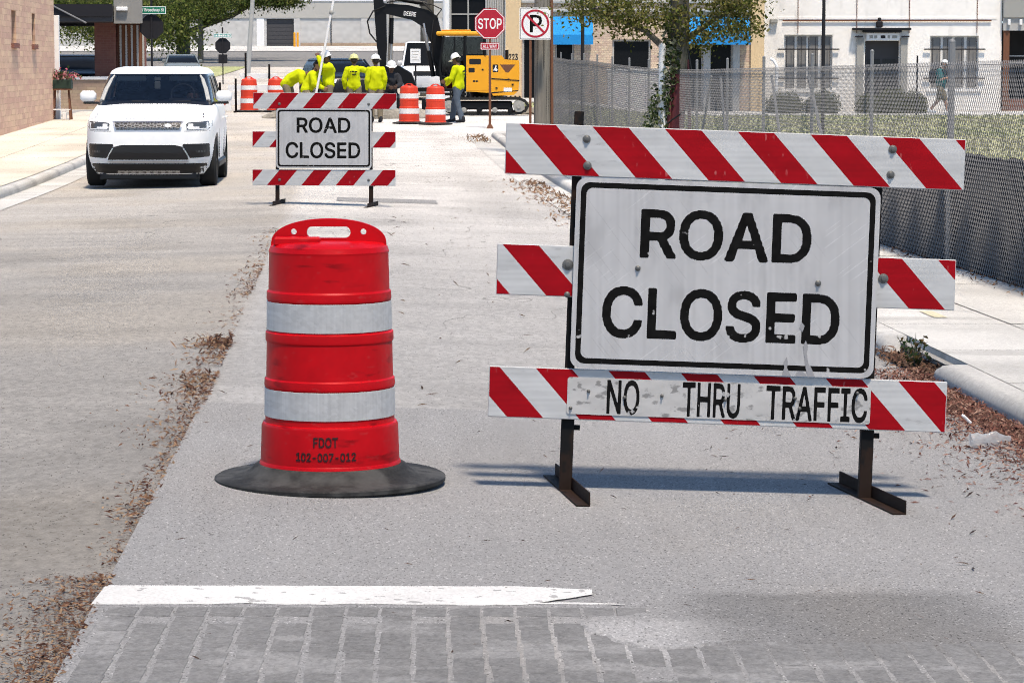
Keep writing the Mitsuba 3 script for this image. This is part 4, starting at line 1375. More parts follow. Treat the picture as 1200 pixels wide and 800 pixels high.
# street tree with ivy, by the fence
tr = thing('street_tree', 'ivy-covered street tree with a dark red lower trunk, beside the chain link fence', 'tree')
tx, ty = 2.56, 44.0
tz = float(zg(tx, ty)) + .1
part(tr, 'trunk', tube([(tx + .02, ty, tz - .1), (tx, ty, tz + .9), (tx + .04, ty, tz + 1.7)], [.17, .125, .13], 12), 'm_redbark', smooth=True, label='dark red lower trunk')
part(tr, 'trunk', tube([(tx + .04, ty, tz + 1.68), (tx + .05, ty, tz + 2.6), (tx - .02, ty, tz + 4), (tx + .1, ty, tz + 5.5)], [.135, .15, .13, .08], 12), 'm_bark', smooth=True, label='grey bark of the upper trunk')
for k, pts in enumerate(([(0, 0, 1.9), (-.5, -.1, 2.35), (-1.1, 0, 2.6), (-1.8, .1, 2.9)], [(0, 0, 2.1), (.55, 0, 2.5), (1.0, -.1, 2.75)], [(0, 0, 3.0), (-.7, .3, 3.9), (-1.3, .4, 4.6)], [(0, 0, 3.2), (.8, -.2, 4.1), (1.4, -.3, 4.8)], [(.12, -.05, .1), (.2, -.06, .9), (.17, -.04, 1.9)], [(-.14, -.08, .05), (-.12, -.1, 1.0), (-.05, -.1, 2.0)])):
    part(tr, 'limb' if k < 4 else 'vine', tube([np.array(p) + (tx, ty, tz) for p in pts], np.linspace(.06 if k < 4 else .035, .02, len(pts)), 7), 'm_bark' if k < 4 else 'm_redbark', smooth=True)
TC = ((.11, .13, .03), (.19, .19, .055), (.07, .085, .025), (.26, .235, .09), (.15, .13, .05))
pos = np.vstack([cluster((tx - 1.0, ty - .2, tz + 2.70), (.95, .7, .40), 3300, 90, subs=30), cluster((tx + .75, ty - .2, tz + 2.62), (.72, .6, .42), 3100, 91, subs=26), cluster((tx, ty, tz + 4.0), (1.7, 1.2, .9), 2400, 92, subs=26),
                 cluster((tx + 1.05, ty, tz + 2.35), (.32, .3, .18), 260, 93, subs=8), cluster((tx + .25, ty, tz + 2.2), (.35, .3, .25), 300, 94, subs=8), cluster((tx - .55, ty, tz + 2.35), (.45, .35, .2), 330, 95, subs=8), cluster((tx, ty, tz + 5.6), (2.2, 1.6, 1.0), 900, 96, subs=20)])
m, c = leaves(pos, .062, 9, TC, jit=.5, asp=.6)
part(tr, 'crown', m, 'm_leaf', color=c, kind='stuff')
r = np.random.default_rng(17)
n = 1500
zz_ = r.uniform(.35, 2.7, n)
wid = np.interp(zz_, [.35, .8, 1.5, 2.2, 2.7], [.05, .14, .14, .12, .16])
an = r.uniform(0, 2 * PI, n)
sh = np.interp(zz_, [.35, .9, 1.6, 2.2, 2.7], [-.33, -.33, -.12, -.05, 0])
pos = np.stack([tx + sh + np.cos(an) * wid * r.uniform(.6, 1.45, n), ty - .05 + np.sin(an) * wid * 1.1, tz + zz_], 1)
m, c = leaves(pos, .075, 19, ((.10, .135, .05), (.16, .19, .08), (.30, .31, .22), (.05, .07, .03)), jit=.5, asp=.75)
part(tr, 'ivy', m, 'm_leaf', color=c, kind='stuff', label='ivy climbing the trunk')
gp = thing('guard_post', 'slim white post standing just left of the ivy-covered tree', 'post')
gx, gy = 2.33, 43.9
gz = float(zg(gx, gy)) + .1
part(gp, 'post', rod((gx, gy, gz - .1), (gx, gy, gz + 2.1), .058, 10), 'm_print', smooth=40)
part(gp, 'cap', mv(trimesh.creation.icosphere(1, .06), gx, gy, gz + 2.1), 'm_print', smooth=True)
solo('cable', tube([(2.72, 43.8, 1.95), (2.80, 43.78, 1.5), (2.78, 43.75, 1.2), (2.66, 43.7, .98), (2.48, 43.72, .86), (2.42, 43.8, .8)], .014, 6), 'm_hose', 'black cable hanging in a loop from the ivy-covered tree', 'cable', smooth=True)


# hedges and bushes before the white building
def bush(name, label, c, rad, n, seed, cols, group=None, size=.07):
    b = thing(name, label, 'bush', group)
    r = np.random.default_rng(seed)
    d = r.normal(0, 1, (n, 3))
    d /= np.linalg.norm(d, axis=1, keepdims=True)
    d[:, 2] = np.abs(d[:, 2])
    k = 1 + .34 * (meshkit.fbm(d * 3 + seed, 3, seed) - .5) * 2
    p = np.array(c) + np.sign(d) * np.abs(d) ** .8 * np.array(rad) * (k * r.uniform(.86, 1.0, n))[:, None]
    m, cc = leaves(p, size, seed, cols, jit=.4)
    part(b, 'foliage', m, 'm_leaf', color=cc, kind='stuff')
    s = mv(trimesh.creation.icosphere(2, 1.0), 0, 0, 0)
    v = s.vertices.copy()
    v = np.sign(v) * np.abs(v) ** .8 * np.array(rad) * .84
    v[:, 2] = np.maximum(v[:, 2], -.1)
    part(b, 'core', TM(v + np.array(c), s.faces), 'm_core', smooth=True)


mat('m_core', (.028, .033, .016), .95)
HC = ((.09, .11, .045), (.13, .145, .06), (.06, .075, .035), (.17, .16, .09))
for i, (x0, x1, h, lbl) in enumerate(((9.0, 10.4, .75, 'clipped green bush left of the white building\'s left window'), (10.35, 11.7, .78, 'clipped green bush below the left shuttered window'), (12.2, 13.3, .72, 'clipped brownish bush left of the dark doorway'), (13.0, 14.1, .95, 'tall rounded bush in front of the dark doorway'), (13.9, 14.8, .80, 'rounded bush nearest the walking pedestrian'))):
    bush('hedge_bush', lbl, ((x0 + x1) / 2, 100.5, -.02), ((x1 - x0) / 2, .7, h), 1700, 100 + i, HC, 'clipped bushes before the white building')
shr = [(-.2, 0)]
# grass blades on the lawn beyond the fence
r = np.random.default_rng(23)
n = 26000
Yg = 30 + 66 * r.uniform(0, 1, n) ** 1.1
a_ = 5.5 + r.uniform(0, 1, n) * np.minimum(24, .24 * Yg - 3.5 + .057 * Yg)
X = rx(a_, Yg)
hh = r.uniform(.03, .085, n)
th = r.uniform(0, PI, n)
w_ = .012 + .0003 * Yg
base = np.stack([X, Yg, zg(X, Yg) + .03], 1)
s_ = np.stack([np.cos(th), np.sin(th), 0 * th], 1) * w_[:, None]
top = base + np.stack([r.normal(0, .025, n), r.normal(0, .025, n), hh], 1)
v = np.stack([base - s_, base + s_, top], 1).reshape(-1, 3)
dry = sst(.4, .6, meshkit.fbm(np.stack([X * .3, Yg * .2, X * 0], 1), 3, 4))
C = np.array([.21, .235, .11]) * (1 - dry[:, None]) + np.array([.29, .28, .165]) * dry[:, None]
C = C * r.uniform(.85, 1.15, n)[:, None]
struct('grass', TM(v, np.arange(3 * n).reshape(-1, 3)), 'm_leaf', label='patchy dry grass growing on the lawn behind the chain link fence', kind='stuff', color=np.clip(np.repeat(C, 3, 0), 0, 1), cat='grass')

# ================================================================ POLES AND SIGNS
def pole(name, label, X, Y, h, r0, r1, m, lean=0.0, cat_='pole'):
    k = thing(name, label, cat_)
    z = float(zg(X, Y))
    part(k, 'shaft', tube([(X, Y, z - .3), (X + lean * h, Y, z + h)], [r0, r1], 14), m, smooth=True)
    return k, z


up_, zu = pole('utility_pole', 'weathered wooden utility pole behind the no parking sign', .60, 56.3, 8.5, .175, .13, 'm_wood')
part(up_, 'conduit', rod((.60 + .20, 56.25, zu + .1), (.60 + .18, 56.25, zu + 4), .03, 8), 'm_rust')
lp_, zl = pole('street_light', 'leaning grey street light pole at the far left kerb', -14.5, 155, 9.0, .14, .09, 'm_grey', lean=.075)
part(lp_, 'arm', tube([(-13.85, 155, zl + 8.9), (-12.6, 154.6, zl + 9.4), (-11.5, 154.3, zl + 9.4)], .05, 8), 'm_grey', smooth=True)
part(lp_, 'lamp_head', bx(-11.8, -11.1, 154.1, 154.5, zl + 9.3, zl + 9.5, .05), 'm_grey')
pole('utility_pole', 'thin distant wooden pole seen under the excavator boom, right one', -6.5, 150, 7.5, .14, .10, 'm_wood', lean=.03)
pole('utility_pole', 'thin distant pole seen beside the excavator stick, left one', -7.1, 162, 7.5, .11, .09, 'm_grey')
pole('light_pole', 'tall white metal pole rising behind the excavator cab', -2.35, 101, 8.0, .13, .11, 'm_print')
pole('tree_trunk', 'dark mossy trunk standing between the excavator boom and the sign', -3.35, 112, 7.0, .30, .24, 'm_bark', cat_='tree')
pole('light_pole', 'thin black pole in front of the left shuttered window', 6.60, 60, 6.5, .038, .034, 'm_stopback')
pole('light_pole', 'black pole in front of the left blue awning', 2.12, 85, 3.9, .055, .05, 'm_stopback')
pole('sign_post', 'thin dark post in front of the white building near the pedestrian', 13.75, 96, 2.05, .03, .03, 'm_stopback')


def octagon(r):
    return Polygon([(r * math.cos(PI / 8 + k * PI / 4), r * math.sin(PI / 8 + k * PI / 4)) for k in range(8)])


def stop_sign(X, Y):
    s = thing('stop_sign', 'red stop sign with an all way plate on a thin brown post', 'stop sign')
    z = float(zg(X, Y))
    part(s, 'post', bx(X - .03, X + .03, Y + .01, Y + .06, z - .2, z + 3.05, .005), 'm_rust')
    part(s, 'base', tube([(X, Y + .035, z), (X, Y + .035, z + .10)], [.09, .05], 8), 'm_rust')
    zc = 2.73
    f = part(s, 'face', mv(extxz(octagon(.412), -.004, 0), X, Y, zc), 'm_stopred')
    part(f, 'border', mv(extxz(octagon(.396).difference(octagon(.374)), -.008, -.0045), X, Y, zc), 'm_print')
    part(f, 'lettering', mv(lettering('STOP', .60, .27, .004), X, Y - .0045, zc), 'm_print')
    p = part(s, 'plate', mv(extxz(rrect(-.24, .24, -.09, .09, .02), -.004, 0), X, Y, 2.16), 'm_stopred')
    part(p, 'border', mv(extxz(rrect(-.23, .23, -.08, .08, .02).difference(rrect(-.215, .215, -.065, .065, .015)), -.008, -.0045), X, Y, 2.16), 'm_print')
    part(p, 'lettering', mv(lettering('ALL WAY', .36, .085, .004), X, Y - .0045, 2.16), 'm_print')


stop_sign(-.56, 71.7)


def no_parking(X, Y, zc):
    s = thing('no_parking_sign', 'white no parking sign with a red crossed circle, in front of the wooden pole', 'no parking sign')
    part(s, 'post', bx(X - .12, X - .07, Y + .01, Y + .05, float(zg(X, Y)) - .1, zc - .05, .004), 'm_rust')
    f = part(s, 'face', mv(extxz(rrect(-.31, .31, -.315, .315, .03), -.004, 0), X, Y, zc), 'm_print')
    part(f, 'border', mv(extxz(rrect(-.30, .30, -.305, .305, .025).difference(rrect(-.29, .29, -.295, .295, .02)), -.007, -.0045), X, Y, zc), 'm_black')
    part(f, 'letter', mv(lettering('P', .24, .34, .003), X + .015, Y - .0045, zc), 'm_black')
    c = Polygon([(math.cos(a), math.sin(a)) for a in np.linspace(0, 2 * PI, 65)[:-1]])
    ring = affinity.scale(c, .275, .275).difference(affinity.scale(c, .235, .235))
    bar = affinity.rotate(sbox(-.25, -.021, .25, .021), -45)
    part(f, 'prohibition_ring', mv(extxz(ring.union(bar), -.0125, -.0085), X, Y, zc), 'm_stopred')


no_parking(.457, 55.7, 2.505)


def stop_back(X, Y, r, zc, zpl, label, txt, m, w, h, sq):
    s = thing('stop_sign', label, 'stop sign', None)
    z = float(zg(X, Y))
    part(s, 'post', bx(X - .03, X + .03, Y - .06, Y - .01, z - .2, zpl + h / 2 + .3, .004), 'm_stopback')
    part(s, 'back', mv(extxz(octagon(r), -.004, .0), X, Y, zc), 'm_stopback')
    if sq:
        part(s, 'plate', mv(extxz(rrect(-.22, .22, -.22, .22, .02), -.004, 0), X, Y, zc - r - .24), 'm_stopback')
    n = part(s, 'street_name', bx(X - w / 2, X + w / 2, Y - .10, Y - .07, zpl - h / 2, zpl + h / 2, .003), m)
    part(n, 'border', mv(extxz(rrect(-w / 2 + .005, w / 2 - .005, -h / 2 + .005, h / 2 - .005, .02).difference(rrect(-w / 2 + .028, w / 2 - .028, -h / 2 + .028, h / 2 - .028, .015)), -.006, -.001), X, Y - .1, zpl), 'm_print')
    if txt:
        part(n, 'lettering', mv(lettering(txt, w * .86, h * .5, .004), X, Y - .1015, zpl), 'm_print')
    else:                       # lettering too far away to read: worn pale strokes only
        for k, (u0, u1) in enumerate(((-.40, -.30), (-.24, -.14), (-.12, .0), (.02, .12), (.16, .22), (.28, .40))):
            part(n, 'faded_letter', bx(X + u0 * w, X + u1 * w, Y - .105, Y - .1015, zpl - h * .22, zpl + h * (.22 if k % 2 else .14)), 'm_print')


stop_back(-11.32, 89, .40, 2.87, 3.39, 'back of the nearer left stop sign below a green street name blade', 'SW Broadway St', 'm_green', .94, .25, False)
stop_back(-14.2, 139, .40, 2.60, 3.10, 'back of the distant stop sign below a pale teal street name blade', '', 'm_tealsign', .86, .20, True)
ss = thing('notice_sign', 'small white notice sign on a thin post between the drums and the excavator', 'sign')
zc = float(zg(-3.13, 92))
part(ss, 'post', bx(-3.16, -3.11, 92.01, 92.05, zc, 2.2), 'm_stopback')
f = part(ss, 'face', bx(-3.31, -2.97, 91.985, 92.006, 1.74, 2.20, .004), 'm_print')
for k in range(4):
    part(f, 'text_line', bx(-3.26 + .02 * (k % 2), -3.02 - .03 * (k % 3), 91.977, 91.983, 2.10 - k * .09, 2.125 - k * .09), 'm_siding')

# ================================================================ VEHICLES
def superloop(hw, yf, yr, n, N=96):
    t = np.linspace(0, 2 * PI, N, endpoint=False)
    c, s = np.cos(t), np.sin(t)
    e = 2.0 / n
    x = hw * np.sign(c) * np.abs(c) ** e
    y = (yf + yr) / 2 + (yr - yf) / 2 * np.sign(s) * np.abs(s) ** e
    return np.stack([x, y], 1)


def loft(levels, n, caps=True, N=96):
    V, F = [], []
    for (z, hw, yf, yr) in levels:
        p = superloop(hw, yf, yr, n, N)
        V.append(np.column_stack([p, np.full(N, z)]))
    for i in range(len(levels) - 1):
        for j in range(N):
            k = (j + 1) % N
            a, b, c, d = i * N + j, i * N + k, (i + 1) * N + k, (i + 1) * N + j
            F += [[a, b, c], [a, c, d]]
    V = np.vstack(V)
    if caps:
        m = len(V)
        V = np.vstack([V, [0, (levels[0][2] + levels[0][3]) / 2, levels[0][0]], [0, (levels[-1][2] + levels[-1][3]) / 2, levels[-1][0]]])
        t = (len(levels) - 1) * N
        for j in range(N):
            k = (j + 1) % N
            F += [[m, k, j], [m + 1, t + j, t + k]]
    return TM(V, F)


def man(m):
    return m3.Manifold(m3.Mesh(np.asarray(m.vertices, np.float32), np.asarray(m.faces, np.uint32)))


def untri(M):
    g = M.to_mesh()
    return TM(g.vert_properties[:, :3], g.tri_verts)


def front_y(levels, n, x, z):
    L = np.array(levels)
    hw, yf, yr = (np.interp(z, L[:, 0], L[:, k]) for k in (1, 2, 3))
    u = np.clip(np.abs(x) / hw, 0, .9999)
    return (yf + yr) / 2 - (yr - yf) / 2 * (1 - u ** n) ** (1 / n)


def drape(poly, levels, n, proud, th=.03, res=.05):
    """a panel cut to a polygon in (x, z) and laid on the front of a lofted body"""
    out = []
    for g in geoms(poly):
        M = man(trimesh.creation.extrude_polygon(g, th, engine='earcut')).refine_to_length(res)
        m = untri(M)
        v = m.vertices
        y = front_y(levels, n, v[:, 0], v[:, 1]) - proud + (th - v[:, 2])
        out.append(TM(np.stack([v[:, 0], y, v[:, 1]], 1), m.faces))
    return cat(out)


def wheel(t, x, y, r, w, T_, rimmat='m_silver', side=1):
    W = part(t, 'wheel', T_(mv(rot(lathe([(r * .62, -w / 2), (r * .92, -w / 2), (r, -w / 2 + .03), (r, w / 2 - .03), (r * .92, w / 2), (r * .62, w / 2), (r * .62, -w / 2)], 28), PI / 2, [0, 1, 0]), x, y, r)), 'm_tyre', smooth=40)
    rim = [mv(rot(lathe([(r * .54, -.02), (r * .64, -w / 2 + .01), (r * .64, w / 2 - .01), (r * .54, .02), (r * .54, -.02)], 28), PI / 2, [0, 1, 0]), x, y, r)]
    for k in range(5):
        a = k * 2 * PI / 5
        rim.append(rod((x + side * w * .36, y, r), (x + side * w * .36, y + math.cos(a) * r * .6, r + math.sin(a) * r * .6), .028, 6))
    part(W, 'rim', T_(cat(rim)), rimmat, smooth=40)


def suv(label, X, Y, yaw):
    t = thing('parked_suv', label, 'car')
    Z = float(zg(X, Y + 2)) + .012
    T_ = lambda m: mv(rot(m, yaw, [0, 0, 1]), X, Y, Z)
    n = 6
    BL = [(.20, .86, .16, 4.7), (.30, .93, .07, 4.8), (.42, .965, .02, 4.85), (.52, .98, .0, 4.87), (.64, .985, .0, 4.87), (.80, .99, .005, 4.88), (.90, .985, .02, 4.87), (.965, .98, .05, 4.86), (1.0, .975, .10, 4.85), (1.035, .97, .20, 4.84), (1.07, .965, .36, 4.83), (1.12, .955, .68, 4.82), (1.17, .945, 1.05, 4.80), (1.215, .93, 1.35, 4.78), (1.245, .91, 1.45, 4.76)]
    body = man(loft(BL, n, N=280))
    for y in (.93, 3.86):
        body -= man(mv(rot(trimesh.creation.cylinder(.425, 3.0, sections=40), PI / 2, [0, 1, 0]), 0, y, .385))
        body -= man(bx(-2, 2, y - .425, y + .425, -.1, .385))
    inner = man(bx(-.70, .70, .4, 4.5, .19, .9))
    body = body + inner
    part(t, 'body', T_(untri(body)), 'm_paint', smooth=35)
    part(t, 'underbody', T_(cat(bx(-.74, .74, .30, 4.5, .12, .32), bx(-.70, .70, .22, .30, .14, .22))), 'm_plastic')
    # greenhouse
    GL = [(1.20, .905, 1.36, 4.76), (1.30, .885, 1.52, 4.72), (1.45, .85, 1.74, 4.64), (1.60, .805, 1.98, 4.52), (1.68, .775, 2.12, 4.46), (1.735, .745, 2.24, 4.40), (1.775, .69, 2.45, 4.25), (1.80, .58, 2.75, 4.0)]
    gn = 9
    IL = [(1.19, .905 - .035, 1.40, 4.70), (1.30, .85, 1.56, 4.67), (1.45, .815, 1.79, 4.59), (1.60, .77, 2.03, 4.47), (1.68, .735, 2.18, 4.40), (1.73, .68, 2.34, 4.3)]
    shell = man(loft(GL, gn)) - man(loft(IL, gn))
    wsh = Polygon([(-.815, 1.262), (.815, 1.262), (.685, 1.672), (-.685, 1.672)]).buffer(-.02).buffer(.02)
    shell -= man(extxz(wsh, 0, 3.0))
    for q in (Polygon([(1.86, 1.275), (2.78, 1.275), (2.78, 1.655), (2.35, 1.655)]), Polygon([(2.86, 1.275), (3.74, 1.275), (3.74, 1.655), (2.86, 1.655)]), Polygon([(3.82, 1.29), (4.40, 1.31), (4.22, 1.64), (3.82, 1.65)])):
        m = trimesh.creation.extrude_polygon(q, 3.0, engine='earcut')
        v = m.vertices
        shell -= man(TM(np.stack([v[:, 2] - 1.5, v[:, 0], v[:, 1]], 1), m.faces))
    cut = man(bx(-2, 2, 0, 6, 1.688, 2.5))
    part(t, 'roof', T_(untri(shell ^ cut)), 'm_paint', smooth=30)
    part(t, 'pillars', T_(untri(shell - cut)), 'm_gloss', smooth=30)
    part(t, 'glass', T_(loft([(z, h - .012, a + .013, b - .013) for (z, h, a, b) in GL[:5]], gn, caps=False)), 'm_glass', smooth=True)
    # cabin
    part(t, 'dashboard', T_(cat(loft([(1.247, .86, 1.50, 4.66), (1.262, .85, 1.52, 4.64)], gn), bx(.18, .72, 1.75, 2.0, 1.26, 1.31, .03))), 'm_interior')
    for x in (-.42, .42):
        s = part(t, 'seat', T_(bx(x - .25, x + .25, 2.45, 2.62, .95, 1.42, .06)), 'm_interior')
        part(s, 'headrest', T_(bx(x - .13, x + .13, 2.47, 2.58, 1.44, 1.60, .04)), 'm_interior')
    for s in (-1, 1):
        part(t, 'pillar_trim', T_(tube([(s * .815, 1.60, 1.275), (s * .765, 1.83, 1.45), (s * .70, 2.08, 1.60), (s * .66, 2.17, 1.655)], [.035, .035, .032, .03], 6)), 'm_trim')
        part(t, 'sun_visor', T_(bx(s * .40 - .22, s * .40 + .22, 2.16, 2.19, 1.575, 1.66, .01)), 'm_trim' if s < 0 else 'm_siding')
    tor = trimesh.creation.torus(.18, .018, 28, 8)
    part(t, 'steering_wheel', T_(mv(rot(tor, PI / 2 - .45, [1, 0, 0]), .40, 1.98, 1.36)), 'm_plastic', smooth=True)
    part(t, 'mirror', T_(cat(bx(-.05, .05, 2.13, 2.15, 1.58, 1.64, .01), bx(-.045, .045, 2.1, 2.13, 1.45, 1.57, .01))), 'm_siding')
    # front
    gr = part(t, 'grille', T_(drape(Polygon([(-.50, .985), (.50, .985), (.47, .865), (-.47, .865)]), BL, n, .010)), 'm_plastic')
    fr = Polygon([(-.53, 1.0), (.53, 1.0), (.49, .85), (-.49, .85)]).difference(Polygon([(-.50, .985), (.50, .985), (.47, .865), (-.47, .865)]))
    part(gr, 'surround', T_(drape(fr, BL, n, .012)), 'm_silver')
    hexes = []
    for i in range(9):
        for j in range(3):
            cx, cz = -.44 + i * .11 + (.055 if j % 2 else 0), .89 + j * .036
            if abs(cx) < .46:
                h = Polygon([(cx + .05 * math.cos(a) , cz + .017 * math.sin(a)) for a in np.linspace(0, 2 * PI, 7)[:-1]])
                hexes.append(h.difference(affinity.scale(h, .84, .80)))
    part(gr, 'mesh', T_(drape(cat_poly(hexes), BL, n, .013, res=.1)), 'm_silver')
    for s in (-1, 1):
        hl = Polygon([(s * .565, .955), (s * .60, .975), (s * .93, .995), (s * .935, .92), (s * .88, .865), (s * .58, .865)])
        H_ = part(t, 'headlight', T_(drape(hl, BL, n, .011)), 'm_lamp')
        part(H_, 'light_strip', T_(drape(cat_poly([sbox(min(s * .66, s * .86), .872, max(s * .66, s * .86), .888), sbox(min(s * .86, s * .885), .872, max(s * .86, s * .885), .975), sbox(min(s * .60, s * .67), .872, max(s * .60, s * .67), .955), sbox(min(s * .58, s * .76), .89, max(s * .58, s * .76), .912)]), BL, n, .014)), 'm_lens')
        pk = Polygon([(s * .50, .655), (s * .90, .66), (s * .90, .46), (s * .62, .445)]).buffer(-.02).buffer(.02)
        v_ = part(t, 'side_vent', T_(drape(pk, BL, n, .010)), 'm_plastic')
        part(v_, 'fog_lamp', T_(drape(sbox(min(s * .72, s * .84), .53, max(s * .72, s * .84), .56), BL, n, .010)), 'm_lamp')
        mir = man(bx(-.125, .125, -.06, .07, -.075, .095, .045))
        part(t, 'door_mirror', T_(mv(untri(mir), s * 1.045, 1.78, 1.335)), 'm_paint', smooth=50)
        part(t, 'mirror_base', T_(cat(bx(min(s * .86, s * 1.12), max(s * .86, s * 1.12), 1.75, 1.84, 1.225, 1.262, .01))), 'm_gloss')
        part(t, 'wiper', T_(tube([(s * .1 + .1, 1.50, 1.262), (s * .45 + .1, 1.47, 1.27)], .012, 5)), 'm_plastic')
        for y in (.93, 3.86):
            wheel(t, s * .845, y, .385, .26, T_, 'm_darkgrey', s)
        part(t, 'side_skirt', T_(bx(min(s * .93, s * .99), max(s * .93, s * .99), 1.4, 3.4, .26, .37, .02)), 'm_plastic')
        for y in (2.62, 3.55):
            part(t, 'door_handle', T_(bx(min(s * .985, s * 1.005), max(s * .985, s * 1.005), y, y + .17, .985, 1.015, .005)), 'm_paint')
        part(t, 'arch_liner', T_(bx(min(s * .71, s * .735), max(s * .71, s * .735), .5, 1.36, .2, .8)), 'm_plastic')
    low = Polygon([(-.58, .49), (-.50, .615), (-.40, .64), (.40, .64), (.50, .615), (.58, .49), (.60, .42), (-.60, .42)])
    lk = part(t, 'lower_grille', T_(drape(low, BL, n, .010)), 'm_plastic')
    for z in (.46, .51, .56, .60):
        part(lk, 'slat', T_(drape(sbox(-.54, z, .54, z + .012), BL, n, .011)), 'm_gloss')
    part(t, 'lower_trim', T_(drape(Polygon([(-.62, .405), (.62, .405), (.56, .375), (-.56, .375)]), BL, n, .014)), 'm_silver')
    part(t, 'bumper_strip', T_(drape(sbox(-.90, .215, .90, .365), BL, n, .010)), 'm_plastic')
    sk = part(t, 'skid_plate', T_(drape(sbox(-.46, .222, .46, .255), BL, n, .018)), 'm_silver')
    for k in range(8):
        part(sk, 'slot', T_(drape(sbox(-.42 + k * .11, .225, -.37 + k * .11, .24), BL, n, .022)), 'm_plastic')
    for s in (-1, 1):
        gp_ = Polygon([(s * .955, 1.0), (s * .948, 1.0), (s * .80, 1.045), (s * .79, 1.10), (s * .80, 1.10), (s * .808, 1.05)])
        part(t, 'hood_gap', T_(drape(gp_.buffer(.0015), BL, n, .004)), 'm_plastic')
        part(t, 'bumper_gap', T_(drape(sbox(min(s * .54, s * .95), .842, max(s * .54, s * .95), .849), BL, n, .005)), 'm_plastic')
        for q in ([(s * 1.0, 1.40, .42), (s * 1.0, 1.40, 1.2)], [(s * 1.0, 2.84, .40), (s * 1.0, 2.84, 1.2)]):
            part(t, 'door_gap', T_(bx(min(s * .975, s * .9925), max(s * .975, s * .9925), q[0][1], q[0][1] + .008, q[0][2], q[1][2] - .35)), 'm_plastic')
    lt = lettering('RANGE ROVER', .74, .032, .004, bold=False)
    v = lt.vertices
    yy = front_y(BL, n, v[:, 0], np.full(len(v), 1.025)) - .012
    part(t, 'hood_lettering', T_(TM(np.stack([v[:, 0], yy + v[:, 1], v[:, 2] + 1.025], 1), lt.faces)), 'm_silver')
    part(t, 'badge', T_(drape(affinity.scale(Polygon([(.30 + math.cos(a) * .05, .93 + math.sin(a) * .028) for a in np.linspace(0, 2 * PI, 20)[:-1]]), 1, 1), BL, n, .02)), 'm_print')
    return t


def cat_poly(ps):
    from shapely import union_all
    return union_all(ps)


suv('white luxury suv parked facing the camera beside the left sidewalk', -5.42, 42.0, math.atan(.052))


def car(label, X, Y, yaw, matb, L=4.6, W=.9, hood=.95, roof=1.45, name='parked_car', van=False):
    t = thing(name, label, 'car')
    Z = float(zg(X, Y)) + .012
    T_ = lambda m: mv(rot(m, yaw, [0, 0, 1]), X, Y, Z)
    n = 6
    BL = [(.22, W * .92, .12, L - .1), (.4, W * .98, .02, L - .02), (.6, W, .0, L), (hood - .15, W * .98, .04, L), (hood - .05, W * .97, .18, L - .03), (hood, W * .95, .6, L - .06), (hood + .08, W * .93, 1.1, L - .1)]
    b = man(loft(BL, n, N=64))
    for y in (.85, L - .95):
        b -= man(mv(rot(trimesh.creation.cylinder(.36, 3.0, sections=24), PI / 2, [0, 1, 0]), 0, y, .33))
    part(t, 'body', T_(untri(b)), matb, smooth=35)
    a0 = 1.15 if not van else .9
    z0 = hood + .06
    GL = [(z0, W * .92, a0, L - .35), ((z0 + roof) / 2, W * .85, a0 + .45, L - .6), (roof - .06, W * .76, a0 + .85, L - .85)]
    part(t, 'windows', T_(loft(GL, 8, N=64)), 'm_pane', smooth=35)
    part(t, 'roof', T_(loft([(roof - .058, W * .77, a0 + .83, L - .83), (roof - .02, W * .74, a0 + .95, L - .95), (roof, W * .62, a0 + 1.2, L - 1.2)], 8, N=64)), matb, smooth=35)
    for s in (-1, 1):
        for y in (.85, L - .95):
            wheel(t, s * (W - .13), y, .32, .2, T_, 'm_silver', s)
        part(t, 'headlight', T_(drape(Polygon([(s * W * .55, hood - .14), (s * W * .88, hood - .12), (s * W * .88, hood - .25), (s * W * .6, hood - .27)]), BL, n, .01)), 'm_lens')
        part(t, 'pillar', T_(rod((s * W * .90, a0 + .02, z0), (s * W * .74, a0 + .86, roof - .05), .035, 6)), matb)
        part(t, 'mirror', T_(bx(s * W - .1, s * W + .1, a0 + .35, a0 + .45, z0 + .04, z0 + .18, .03)), matb)
    part(t, 'grille', T_(drape(sbox(-W * .5, hood - .32, W * .5, hood - .14), BL, n, .01)), 'm_plastic')
    part(t, 'bumper', T_(drape(sbox(-W * .8, .25, W * .8, .40), BL, n, .012)), 'm_plastic')
    part(t, 'number_plate', T_(drape(sbox(-.16, .42, .16, .54), BL, n, .02)), 'm_print')
    return t


car('grey sedan parked far behind the white suv', -16.2, 139.5, .15, 'm_cargrey')
car('black car parked under the left canopy, nearer one', -15.3, 98.5, .1, 'm_carblack', hood=1.05, roof=1.65, W=.95)
car('silver car with a bright windshield parked deeper under the left canopy', -17.6, 108, .12, 'm_carwhite')
car('white van parked beyond the digging site', -3.15, 104, .05, 'm_carwhite', hood=1.15, roof=2.1, W=.95, L=5.2, van=True)
car('black pickup standing behind the road crew', -5.05, 90.5, .25, 'm_carblack', hood=1.05, roof=1.58, W=.98, L=5.4)

# ---------------------------------------------------------------- excavator (side on, arm to the left)
ex = thing('excavator', 'yellow and black compact excavator with its arm folded down to the left', 'excavator')
ye, yd = 82.0, 83.9
ze = float(zg(-1.0, 82.5))
